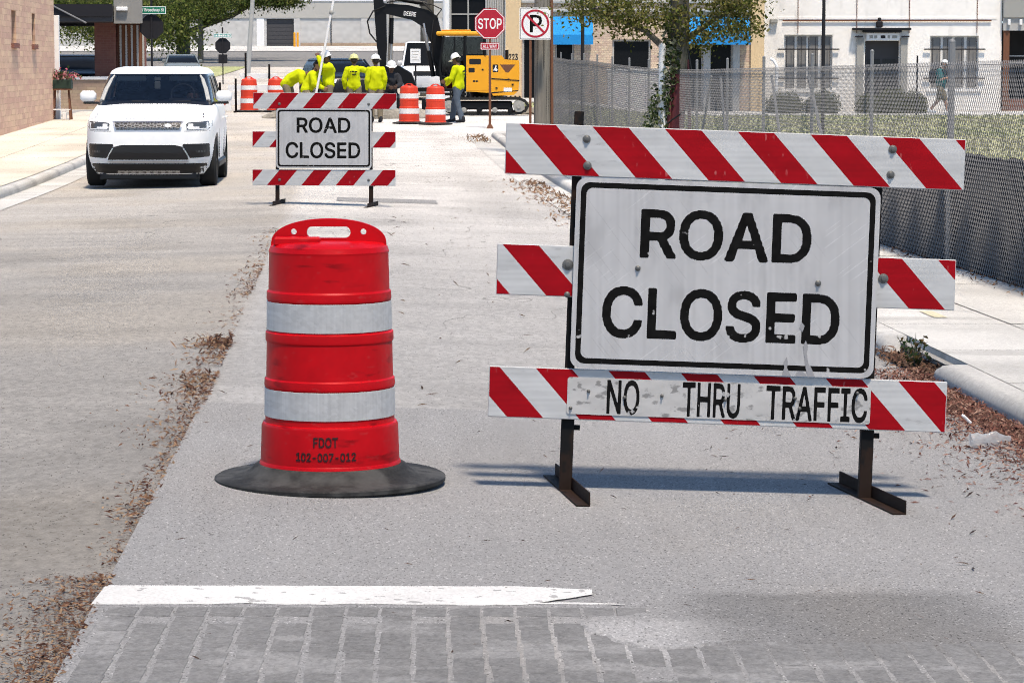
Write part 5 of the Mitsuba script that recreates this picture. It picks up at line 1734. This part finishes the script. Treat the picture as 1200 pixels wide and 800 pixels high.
# undercarriage
for (ya, yb) in ((82.0, 82.42), (83.5, 83.92)):
    trk = Polygon([(-2.15, ze + .30), (-1.95, ze + .10), (-1.7, ze + .02), (.15, ze + .02), (.40, ze + .10), (.52, ze + .28), (.40, ze + .44), (.2, ze + .52), (-1.8, ze + .52), (-2.08, ze + .44)])
    tk = part(ex, 'track', extxz(trk.difference(trk.buffer(-.07)), ya, yb), 'm_tyre')
    part(tk, 'frame', bx(-1.6, .0, ya + .08, yb - .05, ze + .17, ze + .40, .03), 'm_machine')
    for (x, r_, m_) in ((.20, .17, 'm_siding'), (-1.83, .17, 'm_siding'), (-.05, .08, 'm_machine'), (-.5, .08, 'm_siding'), (-.95, .08, 'm_machine'), (-1.4, .08, 'm_siding')):
        zc = ze + .27 if r_ > .1 else ze + .16
        part(tk, 'roller', mv(rot(lathe([(1e-3, -.05), (r_ * .35, -.06), (r_ * .4, -.03), (r_, -.02), (r_, .3), (1e-3, .3)], 18), -PI / 2, [1, 0, 0]), x, ya - .012, zc), m_, smooth=40)
    for k in range(16):
        x = -1.75 + k * .13
        part(tk, 'lug', bx(x, x + .05, ya + .01, yb - .01, ze + .518, ze + .55), 'm_tyre')
part(ex, 'slew_ring', mv(trimesh.creation.cylinder(.5, .2, sections=28), -.75, 82.95, ze + .62), 'm_machine', smooth=40)
part(ex, 'blade', cat(bx(-2.62, -2.52, 82.0, 83.9, ze + .08, ze + .5, .02), bx(-2.53, -1.2, 82.5, 82.62, ze + .25, ze + .36), bx(-2.53, -1.2, 83.3, 83.42, ze + .25, ze + .36)), 'm_machine')
# house
hp = Polygon([(-1.33, .92), (-.60, .88), (-.55, .80), (.05, .82), (.19, .95), (.22, 1.45), (.20, 1.82), (-.22, 1.85), (-.30, 1.96), (-1.33, 1.96)])
hs = part(ex, 'house', extxz(hp, ye, yd), 'm_yellow')
part(ex, 'counterweight_lip', extxz(Polygon([(-.60, 1.28), (.215, 1.22), (.215, 1.25), (-.60, 1.31)]), ye - .02, ye - .003), 'm_stopback')
part(hs, 'panel', extxz(rrect(-1.30, -.66, .95, 1.92, .03), ye - .016, ye - .003), 'm_yellow')
for (x0, x1, z0, z1) in ((-1.24, -.90, 1.70, 1.86), (-1.26, -1.08, 1.47, 1.60)):
    part(hs, 'vent', extxz(rrect(x0, x1, z0, z1, .03), ye - .024, ye - .0165), 'm_plastic')
part(hs, 'recess', extxz(Polygon([(-.35, 1.70), (.10, 1.70), (-.10, 1.47), (-.18, 1.47)]), ye - .009, ye - .003), 'm_rust')
part(hs, 'emblem', cat(extxz(rrect(-.56, -.40, 1.48, 1.70, .02), ye - .009, ye - .003)), 'm_stopback')
part(hs, 'emblem_figure', extxz(Polygon([(-.55, 1.52), (-.50, 1.60), (-.48, 1.68), (-.44, 1.66), (-.46, 1.60), (-.41, 1.55), (-.45, 1.50), (-.50, 1.53)]), ye - .014, ye - .0095), 'm_print')
part(hs, 'warning_decal', extxz(rrect(-.24, .0, .92, 1.03, .01), ye - .009, ye - .003), 'm_print')
for (x, z) in ((-1.1, 1.22), (-1.02, 1.22), (-.45, 1.02), (.02, 1.12), (-.85, 1.55), (-.1, 1.27)):
    part(hs, 'latch', bx(x - .03, x + .03, ye - .03, ye - .017, z - .025, z + .025, .005), 'm_stopback')
part(hs, 'stripe', extxz(Polygon([(-.60, .86), (.18, .93), (.18, .96), (-.60, .90)]), ye - .008, ye - .003), 'm_stopback')
part(hs, 'exhaust', rod((-.15, 83.2, 1.8), (-.15, 83.2, 2.12), .05, 10), 'm_machine')
part(ex, 'step', bx(-2.0, -1.34, ye + .05, ye + .5, ze + .58, ze + .66, .01), 'm_machine')
# cab
cb_ = part(ex, 'cab', cat([bx(-2.12, -1.34, ye + .02, ye + .95, .92, 1.0, .01)] + [tube(p, r_, 6) for p, r_ in (
    ([(-2.02, ye + .04, .95), (-2.10, ye + .04, 1.6), (-1.98, ye + .04, 2.52)], .04), ([(-1.36, ye + .04, .95), (-1.36, ye + .04, 2.52)], .05), ([(-.78, ye + .04, 1.9), (-.80, ye + .04, 2.52)], .05),
    ([(-2.02, ye + .93, .95), (-2.10, ye + .93, 1.6), (-1.98, ye + .93, 2.52)], .04), ([(-1.36, ye + .93, .95), (-1.36, ye + .93, 2.52)], .05), ([(-.78, ye + .93, 1.9), (-.80, ye + .93, 2.52)], .05), ([(-2.06, ye + .04, 1.35), (-1.36, ye + .04, 1.30)], .03), ([(-1.70, ye + .03, 1.0), (-1.66, ye + .03, 2.5)], .025))]), 'm_machine')
part(cb_, 'roof', bx(-2.20, -.76, ye - .04, ye + 1.0, 2.53, 2.66, .04), 'm_yellow', label='yellow cab roof')
part(cb_, 'roof_rail', bx(-2.05, -1.2, ye + .02, ye + .9, 2.664, 2.70, .01), 'm_yellow')
part(cb_, 'pane', bx(-1.32, -.84, ye + .03, ye + .04, 1.99, 2.50), 'm_glass')
part(cb_, 'pane', bx(-2.02, -1.41, ye + .03, ye + .04, 1.02, 2.50), 'm_glass')
part(cb_, 'rear_wall', bx(-2.0, -.82, ye + .96, ye + .99, .95, 2.5), 'm_machine')
part(cb_, 'door', bx(-2.04, -1.40, ye + .055, ye + .075, 1.0, 1.38), 'm_machine')
part(cb_, 'seat', cat(bx(-1.62, -1.42, ye + .3, ye + .75, 1.0, 1.75, .05), bx(-1.9, -1.45, ye + .3, ye + .75, 1.0, 1.2, .05), bx(-1.58, -1.46, ye + .4, ye + .65, 1.78, 1.98, .03)), 'm_interior')
part(cb_, 'lever', cat(rod((-1.9, ye + .25, 1.0), (-1.95, ye + .25, 1.5), .02, 6), rod((-1.9, ye + .8, 1.0), (-1.95, ye + .8, 1.5), .02, 6)), 'm_machine')
# boom, stick, bucket
yb0, yb1 = 82.75, 83.02
bm = Polygon([(-2.02, 1.30), (-2.22, 1.38), (-2.30, 1.95), (-2.38, 2.35), (-2.56, 2.76), (-2.92, 2.99), (-3.72, 3.18), (-3.86, 3.30), (-3.74, 3.48), (-3.0, 3.42), (-2.45, 3.28), (-2.18, 3.10), (-2.06, 2.60), (-1.98, 2.0), (-1.92, 1.45)])
bo_ = part(ex, 'boom', extxz(bm, yb0, yb1), 'm_machine')
part(bo_, 'lettering', mv(rot(lettering('DEERE', .36, .13, .006), .10, [0, 1, 0]), -2.98, yb0 - .001, 3.17), 'm_print')
sk = Polygon([(-4.06, 3.75), (-3.82, 3.72), (-3.68, 3.30), (-3.66, 2.2), (-3.70, 1.55), (-3.84, 1.50), (-3.95, 2.2), (-4.02, 3.2)])
part(ex, 'stick', extxz(sk, yb0 + .02, yb1 - .02), 'm_machine')
for (p0, p1, r_) in (((-2.50, 82.9, 3.47), (-3.35, 82.9, 3.62), .075), ((-3.35, 82.9, 3.62), (-3.85, 82.9, 3.68), .035), ((-3.52, 82.9, 3.05), (-3.54, 82.9, 2.3), .065), ((-3.54, 82.9, 2.3), (-3.56, 82.9, 1.75), .035)):
    part(ex, 'cylinder' if r_ > .05 else 'piston', rod(p0, p1, r_, 12), 'm_machine' if r_ > .05 else 'm_silver', smooth=40)
for dy in (-.18, .18):
    part(ex, 'cylinder', rod((-2.30, 82.9 + dy, 1.35), (-2.44, 82.9 + dy, 2.1), .06, 12), 'm_machine', smooth=40)
    part(ex, 'piston', rod((-2.44, 82.9 + dy, 2.1), (-2.58, 82.9 + dy, 2.9), .032, 10), 'm_silver', smooth=40)
bk = Polygon([(-3.90, 1.62), (-3.60, 1.72), (-3.30, 1.66), (-2.95, 1.45), (-2.80, 1.10), (-2.92, .80), (-3.20, .70), (-3.10, .95), (-3.20, 1.2), (-3.5, 1.36)])
part(ex, 'bucket', extxz(bk, 82.55, 83.2), 'm_machine')
for k in range(4):
    part(ex, 'bucket_tooth', bx(-3.34, -3.16, 82.58 + k * .18, 82.66 + k * .18, .66, .72, .01), 'm_siding')
for pts in ([(-3.70, 82.72, 3.40), (-4.05, 82.7, 3.25), (-4.22, 82.7, 2.95), (-4.15, 82.7, 2.6), (-3.95, 82.72, 2.35)], [(-2.3, 82.7, 3.2), (-2.6, 82.68, 3.5), (-3.2, 82.68, 3.58), (-3.65, 82.7, 3.5)], [(-2.2, 82.7, 3.1), (-2.05, 82.68, 3.3), (-2.35, 82.68, 3.45), (-2.7, 82.7, 3.40)], [(-2.0, 82.7, 1.4), (-2.3, 82.66, 1.8), (-2.35, 82.66, 2.5), (-2.3, 82.7, 3.0)]):
    part(ex, 'hose', tube(pts, .022, 6), 'm_hose', smooth=True)
part(ex, 'guard_pipe', rod((-2.42, 82.7, 2.0), (-2.62, 82.7, 2.75), .03, 6), 'm_galv')
# spoil beside the tracks
r = np.random.default_rng(77)
mound = []
for (x, y, s, h) in ((-4.7, 80.0, 2.4, .35), (.9, 84, 1.0, .2), (-2.7, 81.2, .7, .18)):
    g = trimesh.creation.icosphere(4, 1.0)
    v = g.vertices * np.array([s, 1.0, h])
    v += (meshkit.fbm(g.vertices * 3, 4, 6)[:, None] - .5) * np.array([.3, .3, .25])
    mound.append(mv(TM(v, g.faces), x, y, float(zg(x, y))))
struct('soil_heap', cat(mound), 'm_dirt', smooth=True, label='low heaps of dug soil around the digging site', kind='stuff', cat='soil')

# ================================================================ PEOPLE
def ball(p, r, seg=14):
    return m3.Manifold.sphere(r, seg).translate(tuple(float(x) for x in p))


def chain(pts, radii, seg=14):
    return [m3.Manifold.batch_hull([ball(pts[i], radii[i], seg), ball(pts[i + 1], radii[i + 1], seg)]) for i in range(len(pts) - 1)]


def join(ms, ref=.03, it=6):
    M = m3.Manifold.batch_boolean(ms, m3.OpType.Add)
    m = untri(M.refine_to_length(ref)) if ref else untri(M)
    m = trimesh.Trimesh(m.vertices, m.faces, process=True)
    if it:
        trimesh.smoothing.filter_taubin(m, iterations=it)
    return m


def hand_parts(w, d, nrm, curl=.5, s=1.0):
    """palm, four unequal bent fingers and a thumb leaving the side of the palm"""
    d = np.asarray(d, float) / np.linalg.norm(d)
    nrm = np.asarray(nrm, float) - d * np.dot(d, nrm)
    nrm /= np.linalg.norm(nrm) + 1e-9
    sd = np.cross(d, nrm)
    w = np.asarray(w, float)
    a, b = w + sd * .025, w - sd * .025
    k1, k2 = w + d * .088 + sd * .036, w + d * .082 - sd * .036
    out = [m3.Manifold.batch_hull([ball(q, .015, 10) for q in (a, b, k1, k2)])]
    for i, L in enumerate((.072, .08, .074, .058)):
        base = k1 + (k2 - k1) * i / 3
        d1 = d * math.cos(curl) - nrm * math.sin(curl)
        d2 = d * math.cos(curl * 2.1) - nrm * math.sin(curl * 2.1)
        m_ = base + d1 * L * .5
        out += chain([base, m_, m_ + d2 * L * .5], [.0105, .0095, .008], 8)
    tb = w + d * .03 + sd * .034
    t1 = tb + (d * .6 + sd * .7 - nrm * .3) * .042
    out += chain([tb, t1, t1 + (d * .9 + sd * .1 - nrm * .5) * .032], [.013, .011, .009], 8)
    return out


STD = dict(head=(0, -.02, 1.63), neck=(0, .01, 1.47), chest=(0, .02, 1.30), belly=(0, 0, 1.10), pelvis=(0, .01, .95), sl=(.185, .01, 1.41), sr=(-.185, .01, 1.41), el=(.235, .03, 1.13), er=(-.235, .03, 1.13), wl=(.235, -.06, .89), wr=(-.235, -.06, .89),
           hl=(.095, .01, .92), hr=(-.095, .01, .92), kl=(.11, -.02, .50), kr=(-.11, -.02, .50), al=(.12, .03, .09), ar=(-.12, .03, .09))


def person(label, X, Y, face, pose=None, scale=1.0, shirt='m_hiviz', trousers='m_khaki', skin='m_skindark', helmet='m_helmet', hair=None, long_sleeve=True, shorts=False, curl=.7, nod=0.0, extra=None):
    J = {k: np.array(v, float) for k, v in {**STD, **(pose or {})}.items()}
    t = thing('person', label, 'person')
    z0 = float(zg(X, Y)) + .01
    Mx = trimesh.transformations.translation_matrix((X, Y, z0)) @ trimesh.transformations.rotation_matrix(face, [0, 0, 1]) @ np.diag([scale, scale, scale, 1])
    T_ = lambda m: m.copy().apply_transform(Mx)
    up = J['head'] - J['neck']
    up /= np.linalg.norm(up)
    fw = np.array([0, -1, 0]) - up * np.dot([0, -1, 0], up)
    fw /= np.linalg.norm(fw)
    fw = fw * math.cos(nod) - up * math.sin(nod)
    up = np.cross(np.cross(fw, up), fw) * 1.0
    up /= np.linalg.norm(up)
    sd = np.cross(up, fw)
    h = J['head']
    # one continuous body
    ms = [m3.Manifold.batch_hull([ball(h + up * .045 + fw * -.01, .088, 18), ball(h - up * .06 + fw * .035, .058, 16), ball(h + up * .02 - fw * .03, .085, 16)])]
    ms += chain([J['neck'], h - up * .05], [.056, .052])
    ms += [m3.Manifold.batch_hull([ball(h + fw * .088 + up * .015, .010, 8), ball(h + fw * .108 - up * .018, .013, 8), ball(h + fw * .082 - up * .025, .016, 8)])]
    for s in (1, -1):
        ms += [m3.Manifold.batch_hull([ball(h + sd * s * .088 + up * .018 - fw * .01, .012, 8), ball(h + sd * s * .084 - up * .022, .010, 8)])]
    ms += [m3.Manifold.batch_hull([ball(J['chest'], .13), ball(J['sl'] * .72 + J['sr'] * .28, .07), ball(J['sr'] * .72 + J['sl'] * .28, .07), ball(J['neck'] - up * .03, .06)]),
           m3.Manifold.batch_hull([ball(J['chest'], .13), ball(J['belly'], .125)]), m3.Manifold.batch_hull([ball(J['belly'], .125), ball(J['pelvis'] + [.06, 0, 0], .105), ball(J['pelvis'] - [.06, 0, 0], .105)])]
    for s in 'lr':
        ms += chain([J['s' + s], J['e' + s], J['w' + s]], [.056, .043, .030])
        ms += chain([J['h' + s], J['k' + s], J['a' + s]], [.085, .058, .042])
        d = J['w' + s] - J['e' + s]
        inw = np.array([(-1 if s == 'l' else 1), .0, .25])
        ms += hand_parts(J['w' + s] + d / np.linalg.norm(d) * .012, d, -inw, curl)
        ms += [m3.Manifold.batch_hull([ball(J['a' + s] + [0, .03, -.04], .035, 10), ball(J['a' + s] + [0, -.14, -.06], .026, 10)])]
    part(t, 'body', T_(join(ms, .035, 4)), skin, smooth=True)
    # shirt
    g = .022
    sh = [m3.Manifold.batch_hull([ball(J['chest'], .145 + g), ball(J['sl'] * .75 + J['sr'] * .25, .075 + g), ball(J['sr'] * .75 + J['sl'] * .25, .075 + g), ball(J['neck'] - up * .045, .055 + g)]),
          m3.Manifold.batch_hull([ball(J['chest'], .145 + g), ball(J['belly'], .142 + g)]), m3.Manifold.batch_hull([ball(J['belly'], .142 + g), ball(J['pelvis'] + [.07, 0, -.0], .112 + g), ball(J['pelvis'] + [-.07, 0, -.0], .112 + g)])]
    for s in 'lr':
        e, w = J['e' + s], J['w' + s]
        if long_sleeve:
            sh += chain([J['s' + s], e, e + (w - e) * .93], [.064 + g, .052 + g, .036 + g])
        else:
            sh += chain([J['s' + s], J['s' + s] + (e - J['s' + s]) * .7], [.064 + g, .056 + g])
    m = join(sh, .04, 2)
    v = m.vertices
    n_ = meshkit.fbm(v * 9 + X, 3, 2) - .5
    m = TM(v + m.vertex_normals * (n_ * .05)[:, None], m.faces)
    S_ = part(t, 'shirt', T_(m), shirt, smooth=True)
    # trousers
    tr_ = [m3.Manifold.batch_hull([ball(J['pelvis'] + [.06, 0, -.02], .118), ball(J['pelvis'] + [-.06, 0, -.02], .118), ball(J['hl'], .10), ball(J['hr'], .10)])]
    for s in 'lr':
        a, k = J['a' + s], J['k' + s]
        if shorts:
            tr_ += chain([J['h' + s], k + (J['h' + s] - k) * .12], [.108, .095])
        else:
            tr_ += chain([J['h' + s], k, a + (k - a) * .06], [.108, .082, .072])
    m = join(tr_, .04, 2)
    v = m.vertices
    m = TM(v + m.vertex_normals * ((meshkit.fbm(v * 8 + Y, 3, 5) - .5) * .035)[:, None], m.faces)
    part(t, 'trousers' if not shorts else 'shorts', T_(m), trousers, smooth=True)
    for s in 'lr':
        a = J['a' + s]
        part(t, 'boot', T_(join([m3.Manifold.batch_hull([ball(a + [0, .045, -.035], .048, 12), ball(a + [0, .03, .04], .052, 12), ball(a + [0, -.05, -.03], .05, 12)]), m3.Manifold.batch_hull([ball(a + [0, -.03, -.045], .043, 12), ball(a + [.0, -.17, -.055], .034, 12)])], .03, 2)), 'm_dark' if not shorts else 'm_print', smooth=True)
    part(t, 'eyes', T_(cat([mv(trimesh.creation.icosphere(1, .012), *(h + fw * .083 + sd * s * .034 + up * .022)) for s in (1, -1)])), 'm_hair')
    part(t, 'mouth', T_(rod(h + fw * .090 - up * .055 - sd * .022, h + fw * .090 - up * .055 + sd * .022, .006, 6)), 'm_hair')
    part(t, 'hair', T_(join([m3.Manifold.batch_hull([ball(h + up * .06 - fw * .02, .092, 14), ball(h + up * .0 - fw * .05, .078, 14)])], .03, 2)), hair or 'm_hair', smooth=True)
    B = np.eye(4)
    B[:3, 0], B[:3, 1], B[:3, 2], B[:3, 3] = sd, -fw, up, h + up * .06 - fw * .012
    if helmet == 'cap':
        c = cat(lathe([(.098, 0), (.098, .03), (.085, .07), (.05, .098), (1e-3, .105)], 20), bx(-.06, .06, -.19, -.07, -.002, .010, .004))
        part(t, 'cap', T_(c.apply_transform(B)), 'm_print', smooth=40)
    elif helmet:
        hm = lathe([(.118, -.012), (.150, -.010), (.150, -.004), (.122, .004), (.122, .03), (.112, .075), (.085, .112), (.04, .132), (1e-3, .136)], 24)
        br = bx(-.09, .09, -.20, -.10, -.010, .002, .005)
        rg = tube([(0, -.118, .03), (0, -.10, .10), (0, -.05, .138), (0, .05, .138), (0, .10, .10), (0, .118, .03)], .014, 6)
        part(t, 'hard_hat', T_(cat(hm, br, rg).apply_transform(B)), helmet, smooth=40)
    if extra:
        extra(t, T_, J)
    return t


deg = math.radians


def back_print(t, T_, J):
    c = J['chest']
    for k, (x0, x1, z) in enumerate(((-.10, -.03, .02), (-.02, .05, .03), (.06, .10, .02), (-.06, .04, -.05))):
        part(t + '__shirt', 'print', T_(bx(x0, x1, c[1] + .172, c[1] + .180, c[2] + z, c[2] + z + .035, .003)), 'm_stopback')


# worker with jeans beside the excavator, reaching to its left
person('worker in a yellow shirt, white hard hat and blue jeans, reaching towards the excavator', -1.45, 76.0, deg(-118), dict(er=(-.30, -.22, 1.22), wr=(-.22, -.50, 1.10), el=(.26, -.06, 1.15), wl=(.18, -.24, 1.0), ar=(-.20, -.28, .09), kr=(-.15, -.20, .50), al=(.18, .22, .09), kl=(.14, .05, .50), head=(0, -.06, 1.62)), 1.02, trousers='m_jeans', skin='m_skindark', extra=back_print)
# road crew behind the distant barricade
person('worker bending forward with both arms down, leftmost of the road crew', -6.12, 78.2, deg(70), dict(pelvis=(0, .12, .93), belly=(0, -.03, 1.06), chest=(0, -.24, 1.16), neck=(0, -.40, 1.20), head=(0, -.54, 1.16), sl=(.17, -.36, 1.16), sr=(-.17, -.36, 1.16), el=(.2, -.42, .9), er=(-.2, -.42, .9), wl=(.14, -.46, .66), wr=(-.14, -.46, .66), hl=(.095, .1, .9), hr=(-.095, .1, .9)), 1.06, skin='m_skindark', helmet=None, long_sleeve=False, nod=.5, trousers='m_khaki')
person('bareheaded dark-haired worker in a yellow shirt, stooping second from the left', -5.46, 77.0, deg(78), dict(pelvis=(0, .14, .80), belly=(0, .06, .95), chest=(0, -.03, 1.12), neck=(0, -.10, 1.28), head=(0, -.17, 1.42), sl=(.18, -.07, 1.20), sr=(-.18, -.07, 1.20), el=(.23, -.14, .95), er=(-.23, -.14, .95), wl=(.16, -.34, .86), wr=(-.16, -.34, .86), hl=(.095, .13, .78), hr=(-.095, .13, .78), kl=(.13, -.14, .48), kr=(-.13, -.14, .48), al=(.12, .08, .09), ar=(-.12, .08, .09)), 1.06, skin='m_skin', helmet=None)
person('worker in a white hard hat holding the tall white survey rod', -5.00, 77.0, deg(-70), dict(er=(-.30, -.16, 1.22), wr=(-.12, -.30, 1.30), el=(.22, -.22, 1.40), wl=(.10, -.30, 1.66), head=(0, -.05, 1.62)), 1.05, skin='m_skindark', curl=1.2)
person('worker seen from behind in a pale yellow hard hat and a printed yellow shirt', -4.30, 77.0, deg(180), dict(el=(-.0, 0, 0), er=(-.36, -.10, 1.34), wr=(-.36, -.34, 1.30), sl=(.185, .01, 1.39)) | dict(el=(.27, .0, 1.12), wl=(.25, -.10, .90)), 1.0, helmet='m_helmety', extra=back_print)
person('worker in a white hard hat with arms hanging, rightmost of the road crew', -3.66, 76.0, deg(-165), dict(el=(.24, 0, 1.12), wl=(.22, -.08, .9)), 1.0)
person('crouching worker in dark clothes and white hard hat beside the excavator bucket', -3.45, 80.5, deg(10), dict(pelvis=(0, .12, .62), belly=(0, .04, .80), chest=(0, -.04, 1.00), neck=(0, -.09, 1.18), head=(0, -.13, 1.33), sl=(.18, -.06, 1.10), sr=(-.18, -.06, 1.10), el=(.24, -.18, .88), er=(-.24, -.18, .88), wl=(.12, -.40, .82), wr=(-.12, -.40, .82), hl=(.095, .10, .60), hr=(-.095, .10, .60), kl=(.16, -.28, .52), kr=(-.16, -.28, .52), al=(.14, .0, .09), ar=(-.14, .0, .09)), 1.05, shirt='m_dark', trousers='m_dark')


def pack(t, T_, J):
    k = part(t, 'backpack', T_(bx(-.16, .16, .17, .38, 1.02, 1.45, .06)), 'm_dark')
    part(k, 'strap', T_(cat(tube([(.12, .2, 1.44), (.14, .05, 1.53), (.13, -.14, 1.40), (.13, -.16, 1.2)], .02, 6), tube([(-.12, .2, 1.44), (-.14, .05, 1.53), (-.13, -.14, 1.40), (-.13, -.16, 1.2)], .02, 6))), 'm_dark')


person('pedestrian in a teal shirt, shorts and white cap walking past the white building', 14.72, 97.0, deg(68), dict(el=(.25, -.04, 1.14), wl=(.20, -.28, 1.22), er=(-.25, -.06, 1.15), wr=(-.18, -.28, 1.20), al=(.11, .38, .16), kl=(.11, .10, .50), ar=(-.11, -.26, .09), kr=(-.11, -.16, .50), neck=(0, -.04, 1.47), head=(0, -.10, 1.62)), 1.07, shirt='m_teal', trousers='m_khaki', skin='m_skin', helmet='cap', shorts=True, long_sleeve=False, extra=pack)
zr = float(zg(-5.3, 76.6))
sr_ = thing('survey_rod', 'tall white survey rod held upright by a worker', 'rod')
part(sr_, 'rod', tube([(-5.45, 76.55, zr + .01), (-4.10, 76.6, zr + 7.0)], [.034, .030], 10), 'm_print', smooth=True)
part(sr_, 'rod_clamp', mv(trimesh.creation.icosphere(1, .07), -4.88, 76.57, zr + 2.95), 'm_siding')


# driver of the suv
def driver():
    yaw = math.atan(.052)
    x, y = -5.42 + .42, 42.0 + 2.28
    J = dict(pelvis=(0, .20, .62), belly=(0, .18, .78), chest=(0, .14, .98), neck=(0, .10, 1.16), head=(0, .04, 1.32), sl=(.18, .11, 1.09), sr=(-.18, .11, 1.09), el=(.22, -.10, .98), er=(-.22, -.10, .98), wl=(.13, -.26, 1.18), wr=(-.13, -.26, 1.18),
             hl=(.09, .15, .58), hr=(-.09, .15, .58), kl=(.12, -.30, .62), kr=(-.12, -.30, .62), al=(.12, -.50, .35), ar=(-.12, -.50, .35))
    person('driver in a dark shirt holding the steering wheel of the white suv', x, y, yaw, J, 1.0, shirt='m_dark', trousers='m_dark', skin='m_skin', helmet=None, long_sleeve=False, curl=1.1)


driver()
